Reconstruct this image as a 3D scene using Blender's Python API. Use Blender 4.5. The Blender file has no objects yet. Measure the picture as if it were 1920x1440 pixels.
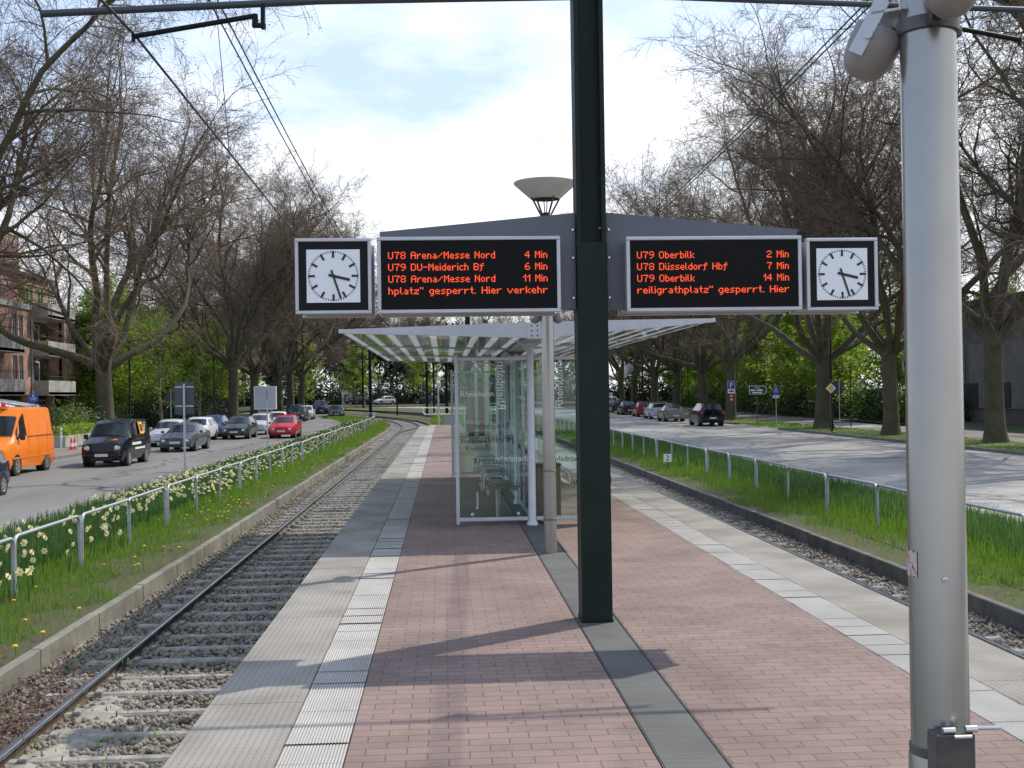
import bpy, math, random
import numpy as np
from mathutils import Vector, Matrix

random.seed(7)
RNG = np.random.default_rng(11)
PI = math.pi
scene = bpy.context.scene
COL = scene.collection

# ------------------------------------------------------------------ camera
F_PX, CAM_H = 2150.0, 1.71          # focal length in pixels of the 1920 px wide photo, eye height above the platform
_rho = math.radians(0.85)
_x, _y = (832 - 960) / F_PX, -(740 - 720) / F_PX
_xp = _x * math.cos(_rho) + _y * math.sin(_rho)
_yp = -_x * math.sin(_rho) + _y * math.cos(_rho)
_a = math.atan(-_xp)
_p = -math.atan(_yp * math.cos(_a))
FW = np.array([math.sin(_a) * math.cos(_p), math.cos(_a) * math.cos(_p), math.sin(_p)])
_r0 = np.array([math.cos(_a), -math.sin(_a), 0.0])
_u0 = np.cross(_r0, FW)
RT = _r0 * math.cos(_rho) - _u0 * math.sin(_rho)
UP = _u0 * math.cos(_rho) + _r0 * math.sin(_rho)
CAM = np.array([0.0, 0.0, CAM_H])
cam_d = bpy.data.cameras.new('camera')
cam = bpy.data.objects.new('camera', cam_d)
COL.objects.link(cam)
cam_d.sensor_width = 36.0
cam_d.lens = 36.0 * F_PX / 1920.0
cam_d.clip_start = 0.1
cam_d.clip_end = 3000
M = Matrix(((RT[0], UP[0], -FW[0], 0), (RT[1], UP[1], -FW[1], 0), (RT[2], UP[2], -FW[2], CAM_H), (0, 0, 0, 1)))
cam.matrix_world = M
scene.camera = cam

# ------------------------------------------------------------------ light
SUN = Vector((0.78, 0.55, 1.0)).normalized()      # towards the sun
SUN_EL = math.asin(SUN.z)
SUN_AZ = math.atan2(SUN.x, SUN.y)                 # clockwise from +Y
world = bpy.data.worlds.new('World')
scene.world = world
world.use_nodes = True
wn, wl = world.node_tree.nodes, world.node_tree.links
wn.clear()
w_out = wn.new('ShaderNodeOutputWorld')
w_bg = wn.new('ShaderNodeBackground')
sky = wn.new('ShaderNodeTexSky')
sky.sky_type = 'NISHITA'
sky.sun_disc = False
sky.sun_elevation = SUN_EL
sky.sun_rotation = SUN_AZ
sky.air_density = 1.0
sky.dust_density = 0.6
sky.ozone_density = 1.5
w_bg.inputs['Strength'].default_value = 0.115
tc = wn.new('ShaderNodeTexCoord')
sep = wn.new('ShaderNodeSeparateXYZ')
wl.new(tc.outputs['Generated'], sep.inputs[0])


def wmath(op, a, b=None):
    n = wn.new('ShaderNodeMath')
    n.operation = op
    for k, v in enumerate((a, b)):
        if v is None:
            continue
        if isinstance(v, (int, float)):
            n.inputs[k].default_value = v
        else:
            wl.new(v, n.inputs[k])
    return n.outputs[0]


zc = wmath('MAXIMUM', sep.outputs['Z'], 0.03)
comb = wn.new('ShaderNodeCombineXYZ')                # clouds on a flat layer overhead
den = wmath('ADD', zc, 0.12)
wl.new(wmath('DIVIDE', sep.outputs['X'], den), comb.inputs[0])
wl.new(wmath('DIVIDE', sep.outputs['Y'], den), comb.inputs[1])
cn = wn.new('ShaderNodeTexNoise')
cn.inputs['Scale'].default_value = 1.7
cn.inputs['Detail'].default_value = 9
cn.inputs['Roughness'].default_value = 0.56
mp = wn.new('ShaderNodeMapping')
mp.inputs['Location'].default_value = (1.9, 0.6, 0)
wl.new(comb.outputs[0], mp.inputs[0])
wl.new(mp.outputs[0], cn.inputs['Vector'])
# more cloud low down, open blue above; thicker towards the sun
elev = wmath('MULTIPLY', wmath('SUBTRACT', 0.255, sep.outputs['Z']), 1.9)
sunw = wmath('MULTIPLY', wmath('ADD', sep.outputs['X'], 0.15), 0.30)
cov = wmath('ADD', wmath('ADD', cn.outputs['Fac'], elev), sunw)
ramp = wn.new('ShaderNodeValToRGB')
ramp.color_ramp.elements[0].position = 0.43
ramp.color_ramp.elements[0].color = (0, 0, 0, 1)
ramp.color_ramp.elements[1].position = 0.69
ramp.color_ramp.elements[1].color = (1, 1, 1, 1)
wl.new(cov, ramp.inputs[0])
mixw = wn.new('ShaderNodeMixRGB')
wl.new(ramp.outputs[0], mixw.inputs[0])
veil = wn.new('ShaderNodeMixRGB')                    # thin haze veil over the blue
veil.inputs[0].default_value = 0.62
wl.new(sky.outputs[0], veil.inputs[1])
veil.inputs[2].default_value = (7.3, 9.0, 12.2, 1)
wl.new(veil.outputs[0], mixw.inputs[1])
mixw.inputs[2].default_value = (10.4, 10.7, 11.2, 1)
wl.new(mixw.outputs[0], w_bg.inputs['Color'])
wl.new(w_bg.outputs[0], w_out.inputs['Surface'])

sun_d = bpy.data.lights.new('sun', 'SUN')
sun_d.energy = 4.2
sun_d.angle = math.radians(0.55)
sun_d.color = (1.0, 0.93, 0.82)
sun = bpy.data.objects.new('sun', sun_d)
COL.objects.link(sun)
sun.rotation_euler = (-SUN).to_track_quat('-Z', 'Y').to_euler()
sun.location = (30, 20, 60)

scene.render.engine = 'CYCLES'
scene.view_settings.view_transform = 'Standard'
scene.view_settings.look = 'None'
scene.view_settings.exposure = 0.12
scene.view_settings.gamma = 1.0
scene.cycles.max_bounces = 8
scene.cycles.transparent_max_bounces = 24
scene.cycles.use_denoising = True


# ------------------------------------------------------------------ places
def rise(y):
    """the ground climbs gently beyond the platform"""
    return float(np.interp(y, [-100, 80, 130, 160, 210, 260, 600], [0, 0, .28, .55, 1.15, 1.7, 2.2]))


G0 = -0.93


def gz(y):
    return G0 + rise(y)


def ray(px, py):
    return FW + RT * (px - 960) / F_PX - UP * (py - 720) / F_PX


def at(px, py, Y):
    d = ray(px, py)
    return CAM + d * (Y / d[1])


def gx(px, Y):
    """X of the photo column px at ground distance Y"""
    h = CAM_H - gz(Y)
    return float(at(px, 740 + F_PX * h / Y, Y)[0])


XC = 1.13                                  # centre line of the platform


# ------------------------------------------------------------------ materials
def pbr(name, col, rough=0.6, metal=0.0, var=None, col2=None, bump=None, spec=None, coat=0.0, emit=None, trans=None, coord='Object'):
    m = bpy.data.materials.new(name)
    m.use_nodes = True
    n, l = m.node_tree.nodes, m.node_tree.links
    b = n['Principled BSDF']
    b.inputs['Base Color'].default_value = (*col, 1)
    b.inputs['Roughness'].default_value = rough
    b.inputs['Metallic'].default_value = metal
    if spec is not None:
        b.inputs['Specular IOR Level'].default_value = spec
    if coat:
        b.inputs['Coat Weight'].default_value = coat
        b.inputs['Coat Roughness'].default_value = 0.06
    if emit:
        b.inputs['Emission Color'].default_value = (*emit[0], 1)
        b.inputs['Emission Strength'].default_value = emit[1]
    t = n.new('ShaderNodeTexCoord')
    if var:
        tx = n.new('ShaderNodeTexNoise')
        tx.inputs['Scale'].default_value = var[0]
        tx.inputs['Detail'].default_value = 6
        tx.inputs['Roughness'].default_value = 0.62
        l.new(t.outputs[coord], tx.inputs['Vector'])
        r = n.new('ShaderNodeValToRGB')
        c2 = col2 if col2 else tuple(c * (1 - var[1]) for c in col)
        r.color_ramp.elements[0].position = 0.36
        r.color_ramp.elements[1].position = 0.64
        r.color_ramp.elements[0].color = (*c2, 1)
        r.color_ramp.elements[1].color = (*col, 1)
        l.new(tx.outputs['Fac'], r.inputs[0])
        l.new(r.outputs[0], b.inputs['Base Color'])
    if bump:
        tb = n.new('ShaderNodeTexNoise')
        tb.inputs['Scale'].default_value = bump[0]
        tb.inputs['Detail'].default_value = 8
        l.new(t.outputs[coord], tb.inputs['Vector'])
        bp = n.new('ShaderNodeBump')
        bp.inputs['Strength'].default_value = bump[1]
        bp.inputs['Distance'].default_value = bump[2]
        l.new(tb.outputs['Fac'], bp.inputs['Height'])
        l.new(bp.outputs[0], b.inputs['Normal'])
    if trans:                                # thin leaf: light comes through
        tr = n.new('ShaderNodeBsdfTranslucent')
        mx = n.new('ShaderNodeMixShader')
        mx.inputs[0].default_value = trans[0]
        tr.inputs[0].default_value = (*trans[1], 1)
        l.new(b.outputs[0], mx.inputs[1])
        l.new(tr.outputs[0], mx.inputs[2])
        l.new(mx.outputs[0], n['Material Output'].inputs[0])
    return m


def nd(m):
    return m.node_tree.nodes, m.node_tree.links, m.node_tree.nodes['Principled BSDF']


MAT = {}
MAT['green_steel'] = pbr('green_steel', (.010, .020, .016), .5, spec=.18, var=(3, .25), bump=(60, .05, .002))
MAT['green_dark'] = pbr('green_dark', (.006, .010, .010), .55, spec=.2, var=(3, .3))
MAT['arm_grey'] = pbr('arm_grey', (.045, .058, .066), .45, .2)
MAT['building_concrete'] = pbr('building_concrete', (.42, .41, .385), .9, var=(1.5, .35), bump=(20, .2, .01))
MAT['panel'] = pbr('panel_blue_grey', (.098, .108, .132), .5, var=(2.2, .14), bump=(150, .05, .002))
MAT['alu'] = pbr('aluminium', (.50, .51, .54), .38, .55, var=(6, .12))
MAT['alu_light'] = pbr('aluminium_light', (.48, .49, .53), .42, .35, var=(5, .1))
MAT['galv'] = pbr('galvanised', (.46, .48, .52), .42, .45, var=(14, .22))
MAT['pole_paint'] = pbr('pole_paint', (.33, .325, .31), .27, .8, var=(1.6, .16), bump=(8, .03, .004))
MAT['lamp_shell'] = pbr('lamp_shell', (.27, .25, .235), .5, .1, var=(9, .3), bump=(20, .1, .003))
MAT['reflector_paint'] = pbr('reflector_paint', (.44, .43, .39), .5, var=(5, .15))
MAT['steel_dark'] = pbr('steel_dark', (.10, .098, .095), .45, .4, var=(9, .45))
MAT['steel_bright'] = pbr('steel_bright', (.62, .62, .62), .25, .9)
MAT['screen'] = pbr('screen', (.006, .006, .007), .4, spec=.10)
MAT['led'] = pbr('led', (.2, .02, .005), .5, emit=((1.0, .085, .018), 1.25))
MAT['dial'] = pbr('dial', (.74, .77, .80), .35)
MAT['black'] = pbr('black', (.012, .012, .013), .5)
MAT['black_glossy'] = pbr('black_glossy', (.008, .009, .011), .35, spec=.12)
MAT['rubber'] = pbr('rubber', (.018, .018, .018), .8)
MAT['white'] = pbr('white_paint', (.72, .72, .72), .5, var=(3, .1))
MAT['concrete'] = pbr('concrete', (.29, .28, .25), .9, var=(2.2, .42), bump=(35, .3, .01))
MAT['concrete_dark'] = pbr('concrete_dark', (.15, .145, .13), .9, var=(2.5, .5), bump=(30, .3, .01))
MAT['wall_left'] = pbr('weathered_wall', (.225, .21, .175), .9, var=(1.6, .5), col2=(.12, .115, .09), bump=(30, .4, .01))
MAT['soil'] = pbr('soil', (.075, .06, .042), .95, var=(1.3, .5), bump=(9, .5, .05))
MAT['woodfloor'] = pbr('woodland_floor', (.06, .055, .028), .95, var=(.7, .5), col2=(.05, .085, .02), bump=(6, .6, .06))
MAT['verge'] = pbr('verge_grass', (.10, .155, .03), .9, var=(1.6, .4), col2=(.13, .115, .05), bump=(45, .9, .05))
MAT['turf'] = pbr('turf', (.065, .095, .018), .95, var=(2.6, .4), col2=(.085, .062, .032), bump=(40, .9, .04))
MAT['kerb'] = pbr('kerb_stone', (.17, .165, .155), .85, var=(4, .35), bump=(30, .3, .006))
MAT['pavement'] = pbr('pavement_paving', (.21, .185, .165), .88, var=(1.1, .25), bump=(14, .25, .01))
MAT['rail'] = pbr('rail_steel', (.10, .075, .055), .6, .4, var=(7, .4))
MAT['rail_top'] = pbr('rail_head', (.42, .42, .43), .22, .9, var=(5, .25))
MAT['sleeper'] = pbr('sleeper_concrete', (.36, .335, .295), .9, var=(5, .5), bump=(45, .35, .008))
MAT['stone'] = pbr('ballast_stone', (.17, .14, .108), .9, var=(9, .5), col2=(.30, .258, .205))
MAT['sand'] = pbr('sand_drift', (.36, .32, .27), .95, var=(4, .35), bump=(60, .5, .01))
MAT['litter'] = pbr('leaf_litter', (.13, .055, .035), .85, var=(5, .5), col2=(.06, .035, .02))
MAT['bark'] = pbr('bark', (.095, .076, .052), .95, var=(1.5, .5), col2=(.05, .052, .022), bump=(7, .8, .06))
MAT['bark_pale'] = pbr('bark_pale', (.20, .185, .14), .9, var=(2.3, .5), bump=(7, .6, .03))
MAT['twig'] = pbr('twig', (.18, .132, .092), .9, var=(.5, .3))
MAT['leaf_spring'] = pbr('leaf_spring', (.165, .25, .03), .6, var=(.4, .45), col2=(.085, .15, .018), trans=(.5, (.36, .50, .05)))
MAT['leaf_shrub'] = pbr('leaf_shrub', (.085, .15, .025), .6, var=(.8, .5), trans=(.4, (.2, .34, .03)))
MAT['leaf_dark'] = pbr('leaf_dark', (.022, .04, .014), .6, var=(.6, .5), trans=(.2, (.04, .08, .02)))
MAT['blossom'] = pbr('blossom', (.62, .62, .54), .7)
MAT['blade'] = pbr('grass_blade', (.088, .180, .018), .55, var=(1.1, .3), col2=(.15, .19, .04), trans=(.40, (.19, .35, .028)))
MAT['blade_dark'] = pbr('daffodil_leaf', (.032, .082, .028), .38, var=(3.5, .45), col2=(.06, .115, .035), trans=(.3, (.09, .2, .04)))
MAT['petal'] = pbr('petal', (.80, .76, .46), .6, trans=(.3, (.8, .75, .4)))
MAT['cup'] = pbr('daffodil_cup', (.80, .62, .20), .6)
MAT['dandelion'] = pbr('dandelion_yellow', (.75, .46, .01), .7)
MAT['orange'] = pbr('orange_paint', (.80, .20, .008), .35, coat=.35, var=(1.2, .08))
MAT['glass_dark'] = pbr('car_glass', (.018, .024, .028), .06, spec=.7)
MAT['house_glass'] = pbr('window_glass', (.035, .042, .046), .08, spec=.6)
MAT['plate'] = pbr('licence_plate', (.55, .55, .53), .5)
MAT['lens'] = pbr('lamp_lens', (.62, .64, .66), .12, .2)
MAT['red_lens'] = pbr('red_lens', (.42, .015, .012), .2)
MAT['amber'] = pbr('beacon', (.55, .06, .01), .2)
MAT['rim'] = pbr('wheel_rim', (.42, .43, .45), .3, .7)
MAT['blue_sign'] = pbr('blue_sign', (.015, .05, .30), .4)
MAT['yellow_sign'] = pbr('yellow_sign', (.80, .38, .01), .4)
MAT['green_sign'] = pbr('green_sign', (.008, .045, .035), .4)
MAT['sign_back'] = pbr('sign_back', (.055, .065, .075), .6, 0, var=(2, .2))
MAT['cone_red'] = pbr('cone_red', (.62, .03, .035), .5)
MAT['awning'] = pbr('awning', (.74, .73, .72), .7)
MAT['seat_wood'] = pbr('seat_wood', (.40, .29, .18), .5, var=(8, .3))
MAT['bin'] = pbr('bin_metal', (.20, .16, .105), .4, .4, var=(4, .2))
MAT['roof_tile'] = pbr('roof_tile', (.075, .06, .06), .8, var=(4, .3))


def paint(name, col):
    if name not in MAT:
        MAT[name] = pbr(name, col, .12, .0, spec=.4)
    return MAT[name]


# brick paving: rows of 20 x 10 cm bricks, long side across the platform
def brick_mat(name, c1, c2, cm, bw, bh, mortar, vert=False, off=.5, bumpd=.004, patch=.2, rough=.85):
    m = pbr(name, c1, rough)
    n, l, b = nd(m)
    t = n.new('ShaderNodeTexCoord')
    br = n.new('ShaderNodeTexBrick')
    br.inputs['Scale'].default_value = 1.0
    br.inputs['Brick Width'].default_value = bw
    br.inputs['Row Height'].default_value = bh
    br.inputs['Mortar Size'].default_value = mortar
    br.inputs['Mortar Smooth'].default_value = .25
    br.inputs['Bias'].default_value = 0.0
    br.offset = off
    br.inputs['Color1'].default_value = (*c1, 1)
    br.inputs['Color2'].default_value = (*c2, 1)
    br.inputs['Mortar'].default_value = (*cm, 1)
    src = t.outputs['Object']
    if vert:                                  # walls: use (x+y, z)
        s = n.new('ShaderNodeSeparateXYZ')
        l.new(src, s.inputs[0])
        ad = n.new('ShaderNodeMath')
        l.new(s.outputs[0], ad.inputs[0])
        l.new(s.outputs[1], ad.inputs[1])
        c = n.new('ShaderNodeCombineXYZ')
        l.new(ad.outputs[0], c.inputs[0])
        l.new(s.outputs[2], c.inputs[1])
        src = c.outputs[0]
    l.new(src, br.inputs['Vector'])
    nz = n.new('ShaderNodeTexNoise')
    nz.inputs['Scale'].default_value = 1.1
    nz.inputs['Detail'].default_value = 7
    l.new(t.outputs['Object'], nz.inputs['Vector'])
    nf = n.new('ShaderNodeTexNoise')
    nf.inputs['Scale'].default_value = 90
    l.new(t.outputs['Object'], nf.inputs['Vector'])
    rp = n.new('ShaderNodeMapRange')
    rp.inputs[1].default_value = .3
    rp.inputs[2].default_value = .7
    rp.inputs[3].default_value = 1 - patch * 1.5
    rp.inputs[4].default_value = 1 + patch * .5
    l.new(nz.outputs['Fac'], rp.inputs[0])
    rf = n.new('ShaderNodeMapRange')
    rf.inputs[1].default_value = .3
    rf.inputs[2].default_value = .7
    rf.inputs[3].default_value = .86
    rf.inputs[4].default_value = 1.12
    l.new(nf.outputs['Fac'], rf.inputs[0])
    mu = n.new('ShaderNodeMath')
    mu.operation = 'MULTIPLY'
    l.new(rp.outputs[0], mu.inputs[0])
    l.new(rf.outputs[0], mu.inputs[1])
    gum = n.new('ShaderNodeTexVoronoi')       # trodden-in spots and stains
    gum.inputs['Scale'].default_value = 2.6
    l.new(t.outputs['Object'], gum.inputs['Vector'])
    gr = n.new('ShaderNodeMapRange')
    gr.inputs[1].default_value = .035
    gr.inputs[2].default_value = .06
    gr.inputs[3].default_value = .66
    gr.inputs[4].default_value = 1.0
    l.new(gum.outputs['Distance'], gr.inputs[0])
    st = n.new('ShaderNodeTexNoise')
    st.inputs['Scale'].default_value = 3.4
    st.inputs['Detail'].default_value = 8
    st.inputs['Roughness'].default_value = .7
    l.new(t.outputs['Object'], st.inputs['Vector'])
    sr = n.new('ShaderNodeMapRange')
    sr.inputs[1].default_value = .30
    sr.inputs[2].default_value = .50
    sr.inputs[3].default_value = .74
    sr.inputs[4].default_value = 1.0
    l.new(st.outputs['Fac'], sr.inputs[0])
    g2 = n.new('ShaderNodeMath')
    g2.operation = 'MULTIPLY'
    l.new(gr.outputs[0], g2.inputs[0])
    l.new(sr.outputs[0], g2.inputs[1])
    m0 = mu
    mu = n.new('ShaderNodeMath')
    mu.operation = 'MULTIPLY'
    l.new(m0.outputs[0], mu.inputs[0])
    l.new(g2.outputs[0], mu.inputs[1])
    vm = n.new('ShaderNodeVectorMath')
    vm.operation = 'SCALE'
    l.new(br.outputs['Color'], vm.inputs[0])
    l.new(mu.outputs[0], vm.inputs['Scale'])
    l.new(vm.outputs[0], b.inputs['Base Color'])
    iv = n.new('ShaderNodeMath')
    iv.operation = 'SUBTRACT'
    iv.inputs[0].default_value = 1
    l.new(br.outputs['Fac'], iv.inputs[1])
    ad2 = n.new('ShaderNodeMath')
    ad2.operation = 'MULTIPLY_ADD'
    ad2.inputs[1].default_value = .25
    l.new(nf.outputs['Fac'], ad2.inputs[0])
    l.new(iv.outputs[0], ad2.inputs[2])
    bp = n.new('ShaderNodeBump')
    bp.inputs['Strength'].default_value = .8
    bp.inputs['Distance'].default_value = bumpd
    l.new(ad2.outputs[0], bp.inputs['Height'])
    l.new(bp.outputs[0], b.inputs['Normal'])
    return m


MAT['brick'] = brick_mat('brick_paving', (.255, .172, .144), (.218, .149, .127), (.11, .085, .072), .2, .1, .0035)
MAT['house_brick'] = brick_mat('house_brick', (.46, .26, .20), (.37, .205, .16), (.36, .32, .29), .25, .083, .006, vert=True, patch=.3)


def stripe_mat():
    """edge slabs: concrete with rows of small studs"""
    m = pbr('edge_slab', (.35, .325, .285), .88)
    n, l, b = nd(m)
    t = n.new('ShaderNodeTexCoord')
    s = n.new('ShaderNodeSeparateXYZ')
    l.new(t.outputs['Object'], s.inputs[0])

    def mth(op, a, bb=None, c=None):
        k = n.new('ShaderNodeMath')
        k.operation = op
        for i, v in enumerate((a, bb, c)):
            if v is None:
                continue
            if isinstance(v, (int, float)):
                k.inputs[i].default_value = v
            else:
                l.new(v, k.inputs[i])
        return k.outputs[0]
    fx = mth('SINE', mth('MULTIPLY', s.outputs[0], 2 * PI / .0375))
    fy = mth('SINE', mth('MULTIPLY', s.outputs[1], 2 * PI / .055))
    rows = mth('MAXIMUM', fx, 0)
    dots = mth('MULTIPLY', rows, mth('ADD', mth('MULTIPLY', fy, .35), .65))
    nz = n.new('ShaderNodeTexNoise')
    nz.inputs['Scale'].default_value = 1.4
    nz.inputs['Detail'].default_value = 8
    l.new(t.outputs['Object'], nz.inputs['Vector'])
    r = n.new('ShaderNodeValToRGB')
    r.color_ramp.elements[0].position = .33
    r.color_ramp.elements[1].position = .62
    r.color_ramp.elements[0].color = (.185, .166, .136, 1)
    r.color_ramp.elements[1].color = (.285, .265, .232, 1)
    l.new(nz.outputs['Fac'], r.inputs[0])
    mx = n.new('ShaderNodeMixRGB')
    mx.blend_type = 'MULTIPLY'
    l.new(mth('MULTIPLY', dots, .45), mx.inputs[0])
    l.new(r.outputs[0], mx.inputs[1])
    mx.inputs[2].default_value = (.56, .54, .52, 1)
    l.new(mx.outputs[0], b.inputs['Base Color'])
    bp = n.new('ShaderNodeBump')
    bp.inputs['Strength'].default_value = .5
    bp.inputs['Distance'].default_value = .005
    bp.invert = True
    l.new(dots, bp.inputs['Height'])
    l.new(bp.outputs[0], b.inputs['Normal'])
    return m


MAT['edge_slab'] = stripe_mat()
MAT['rib'] = pbr('ribbed_slab', (.47, .445, .41), .8, var=(1.6, .28), bump=(120, .1, .002))
MAT['rib_dirt'] = pbr('rib_groove', (.33, .31, .285), .9)


def streak_mat():
    """grey centre strip, slabs with a fine cross grain"""
    m = pbr('centre_strip', (.19, .195, .19), .8)
    n, l, b = nd(m)
    t = n.new('ShaderNodeTexCoord')
    mpn = n.new('ShaderNodeMapping')
    mpn.inputs['Scale'].default_value = (2.5, 45, 1)
    l.new(t.outputs['Object'], mpn.inputs[0])
    nz = n.new('ShaderNodeTexNoise')
    nz.inputs['Scale'].default_value = 1
    nz.inputs['Detail'].default_value = 6
    l.new(mpn.outputs[0], nz.inputs['Vector'])
    nb = n.new('ShaderNodeTexNoise')
    nb.inputs['Scale'].default_value = 1.7
    l.new(t.outputs['Object'], nb.inputs['Vector'])
    r = n.new('ShaderNodeValToRGB')
    r.color_ramp.elements[0].position = .3
    r.color_ramp.elements[1].position = .7
    r.color_ramp.elements[0].color = (.056, .057, .053, 1)
    r.color_ramp.elements[1].color = (.122, .121, .112, 1)
    mxx = n.new('ShaderNodeMath')
    mxx.operation = 'MULTIPLY_ADD'
    mxx.inputs[1].default_value = .45
    l.new(nz.outputs['Fac'], mxx.inputs[0])
    sc = n.new('ShaderNodeMath')
    sc.operation = 'MULTIPLY'
    sc.inputs[1].default_value = .55
    l.new(nb.outputs['Fac'], sc.inputs[0])
    l.new(sc.outputs[0], mxx.inputs[2])
    l.new(mxx.outputs[0], r.inputs[0])
    l.new(r.outputs[0], b.inputs['Base Color'])
    bp = n.new('ShaderNodeBump')
    bp.inputs['Strength'].default_value = .45
    bp.inputs['Distance'].default_value = .004
    l.new(nz.outputs['Fac'], bp.inputs['Height'])
    l.new(bp.outputs[0], b.inputs['Normal'])
    return m


MAT['centre'] = streak_mat()


def asphalt_mat(name, c, seed):
    """old asphalt: aggregate, patches and tar seams"""
    m = pbr(name, c, .9)
    n, l, b = nd(m)
    t = n.new('ShaderNodeTexCoord')
    big = n.new('ShaderNodeTexNoise')
    mpn = n.new('ShaderNodeMapping')
    mpn.inputs['Scale'].default_value = (.55, .09, 1)
    mpn.inputs['Location'].default_value = (seed, seed * 2, 0)
    l.new(t.outputs['Object'], mpn.inputs[0])
    l.new(mpn.outputs[0], big.inputs['Vector'])
    big.inputs['Scale'].default_value = 1
    big.inputs['Detail'].default_value = 9
    big.inputs['Roughness'].default_value = .65
    fine = n.new('ShaderNodeTexNoise')
    fine.inputs['Scale'].default_value = 14
    fine.inputs['Detail'].default_value = 6
    l.new(t.outputs['Object'], fine.inputs['Vector'])
    mpc = n.new('ShaderNodeMapping')
    mpc.inputs['Scale'].default_value = (.11, .05, 1)
    mpc.inputs['Location'].default_value = (seed * 3, seed, 0)
    wob = n.new('ShaderNodeTexNoise')
    wob.inputs['Scale'].default_value = .6
    wob.inputs['Detail'].default_value = 4
    l.new(t.outputs['Object'], wob.inputs['Vector'])
    wadd = n.new('ShaderNodeVectorMath')
    wadd.operation = 'MULTIPLY_ADD'
    wadd.inputs[1].default_value = (2.5, 2.5, 0)
    l.new(wob.outputs['Color'], wadd.inputs[0])
    l.new(t.outputs['Object'], wadd.inputs[2])
    l.new(wadd.outputs[0], mpc.inputs[0])
    vo = n.new('ShaderNodeTexVoronoi')
    vo.feature = 'DISTANCE_TO_EDGE'
    vo.inputs['Scale'].default_value = 1
    l.new(mpc.outputs[0], vo.inputs['Vector'])
    cr = n.new('ShaderNodeValToRGB')
    cr.color_ramp.elements[0].position = .004
    cr.color_ramp.elements[0].color = (.34, .34, .35, 1)
    cr.color_ramp.elements[1].position = .013
    cr.color_ramp.elements[1].color = (1, 1, 1, 1)
    l.new(vo.outputs['Distance'], cr.inputs[0])
    r = n.new('ShaderNodeValToRGB')
    r.color_ramp.elements[0].position = .34
    r.color_ramp.elements[1].position = .66
    r.color_ramp.elements[0].color = (*[k * .72 for k in c], 1)
    r.color_ramp.elements[1].color = (*[k * 1.12 for k in c], 1)
    l.new(big.outputs['Fac'], r.inputs[0])
    mr = n.new('ShaderNodeMapRange')
    mr.inputs[1].default_value = .3
    mr.inputs[2].default_value = .7
    mr.inputs[3].default_value = .82
    mr.inputs[4].default_value = 1.15
    l.new(fine.outputs['Fac'], mr.inputs[0])
    vm = n.new('ShaderNodeVectorMath')
    vm.operation = 'SCALE'
    l.new(r.outputs[0], vm.inputs[0])
    l.new(mr.outputs[0], vm.inputs['Scale'])
    v2 = n.new('ShaderNodeVectorMath')
    v2.operation = 'MULTIPLY'
    l.new(vm.outputs[0], v2.inputs[0])
    l.new(cr.outputs[0], v2.inputs[1])
    l.new(v2.outputs[0], b.inputs['Base Color'])
    bp = n.new('ShaderNodeBump')
    bp.inputs['Strength'].default_value = .3
    bp.inputs['Distance'].default_value = .01
    l.new(fine.outputs['Fac'], bp.inputs['Height'])
    l.new(bp.outputs[0], b.inputs['Normal'])
    return m


MAT['asphalt_l'] = asphalt_mat('asphalt_left', (.18, .172, .162), 3.1)
MAT['asphalt_r'] = asphalt_mat('asphalt_right', (.34, .32, .295), 8.7)  # paler than the left road: low-sun glare put into the base colour
MAT['asphalt_r'].node_tree.nodes['Principled BSDF'].inputs['Roughness'].default_value = .6


def ballast_mat():
    m = pbr('ballast_bed', (.1, .09, .08), .95)
    n, l, b = nd(m)
    t = n.new('ShaderNodeTexCoord')
    vo = n.new('ShaderNodeTexVoronoi')
    vo.inputs['Scale'].default_value = 26
    l.new(t.outputs['Object'], vo.inputs['Vector'])
    nz = n.new('ShaderNodeTexNoise')
    nz.inputs['Scale'].default_value = .9
    nz.inputs['Detail'].default_value = 8
    l.new(t.outputs['Object'], nz.inputs['Vector'])
    r = n.new('ShaderNodeValToRGB')
    r.color_ramp.elements[0].position = .46
    r.color_ramp.elements[1].position = .60
    r.color_ramp.elements[0].color = (.085, .078, .068, 1)
    r.color_ramp.elements[1].color = (.31, .275, .23, 1)
    l.new(nz.outputs['Fac'], r.inputs[0])
    mx = n.new('ShaderNodeMixRGB')
    mx.blend_type = 'MULTIPLY'
    mx.inputs[0].default_value = .75
    l.new(r.outputs[0], mx.inputs[1])
    mr = n.new('ShaderNodeMapRange')
    mr.inputs[3].default_value = .35
    mr.inputs[4].default_value = 1.25
    l.new(vo.outputs['Color'], mr.inputs[0])
    l.new(mr.outputs[0], mx.inputs[2])
    l.new(mx.outputs[0], b.inputs['Base Color'])
    bp = n.new('ShaderNodeBump')
    bp.inputs['Strength'].default_value = .9
    bp.inputs['Distance'].default_value = .02
    l.new(vo.outputs['Distance'], bp.inputs['Height'])
    l.new(bp.outputs[0], b.inputs['Normal'])
    return m


MAT['ballast'] = ballast_mat()


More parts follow.
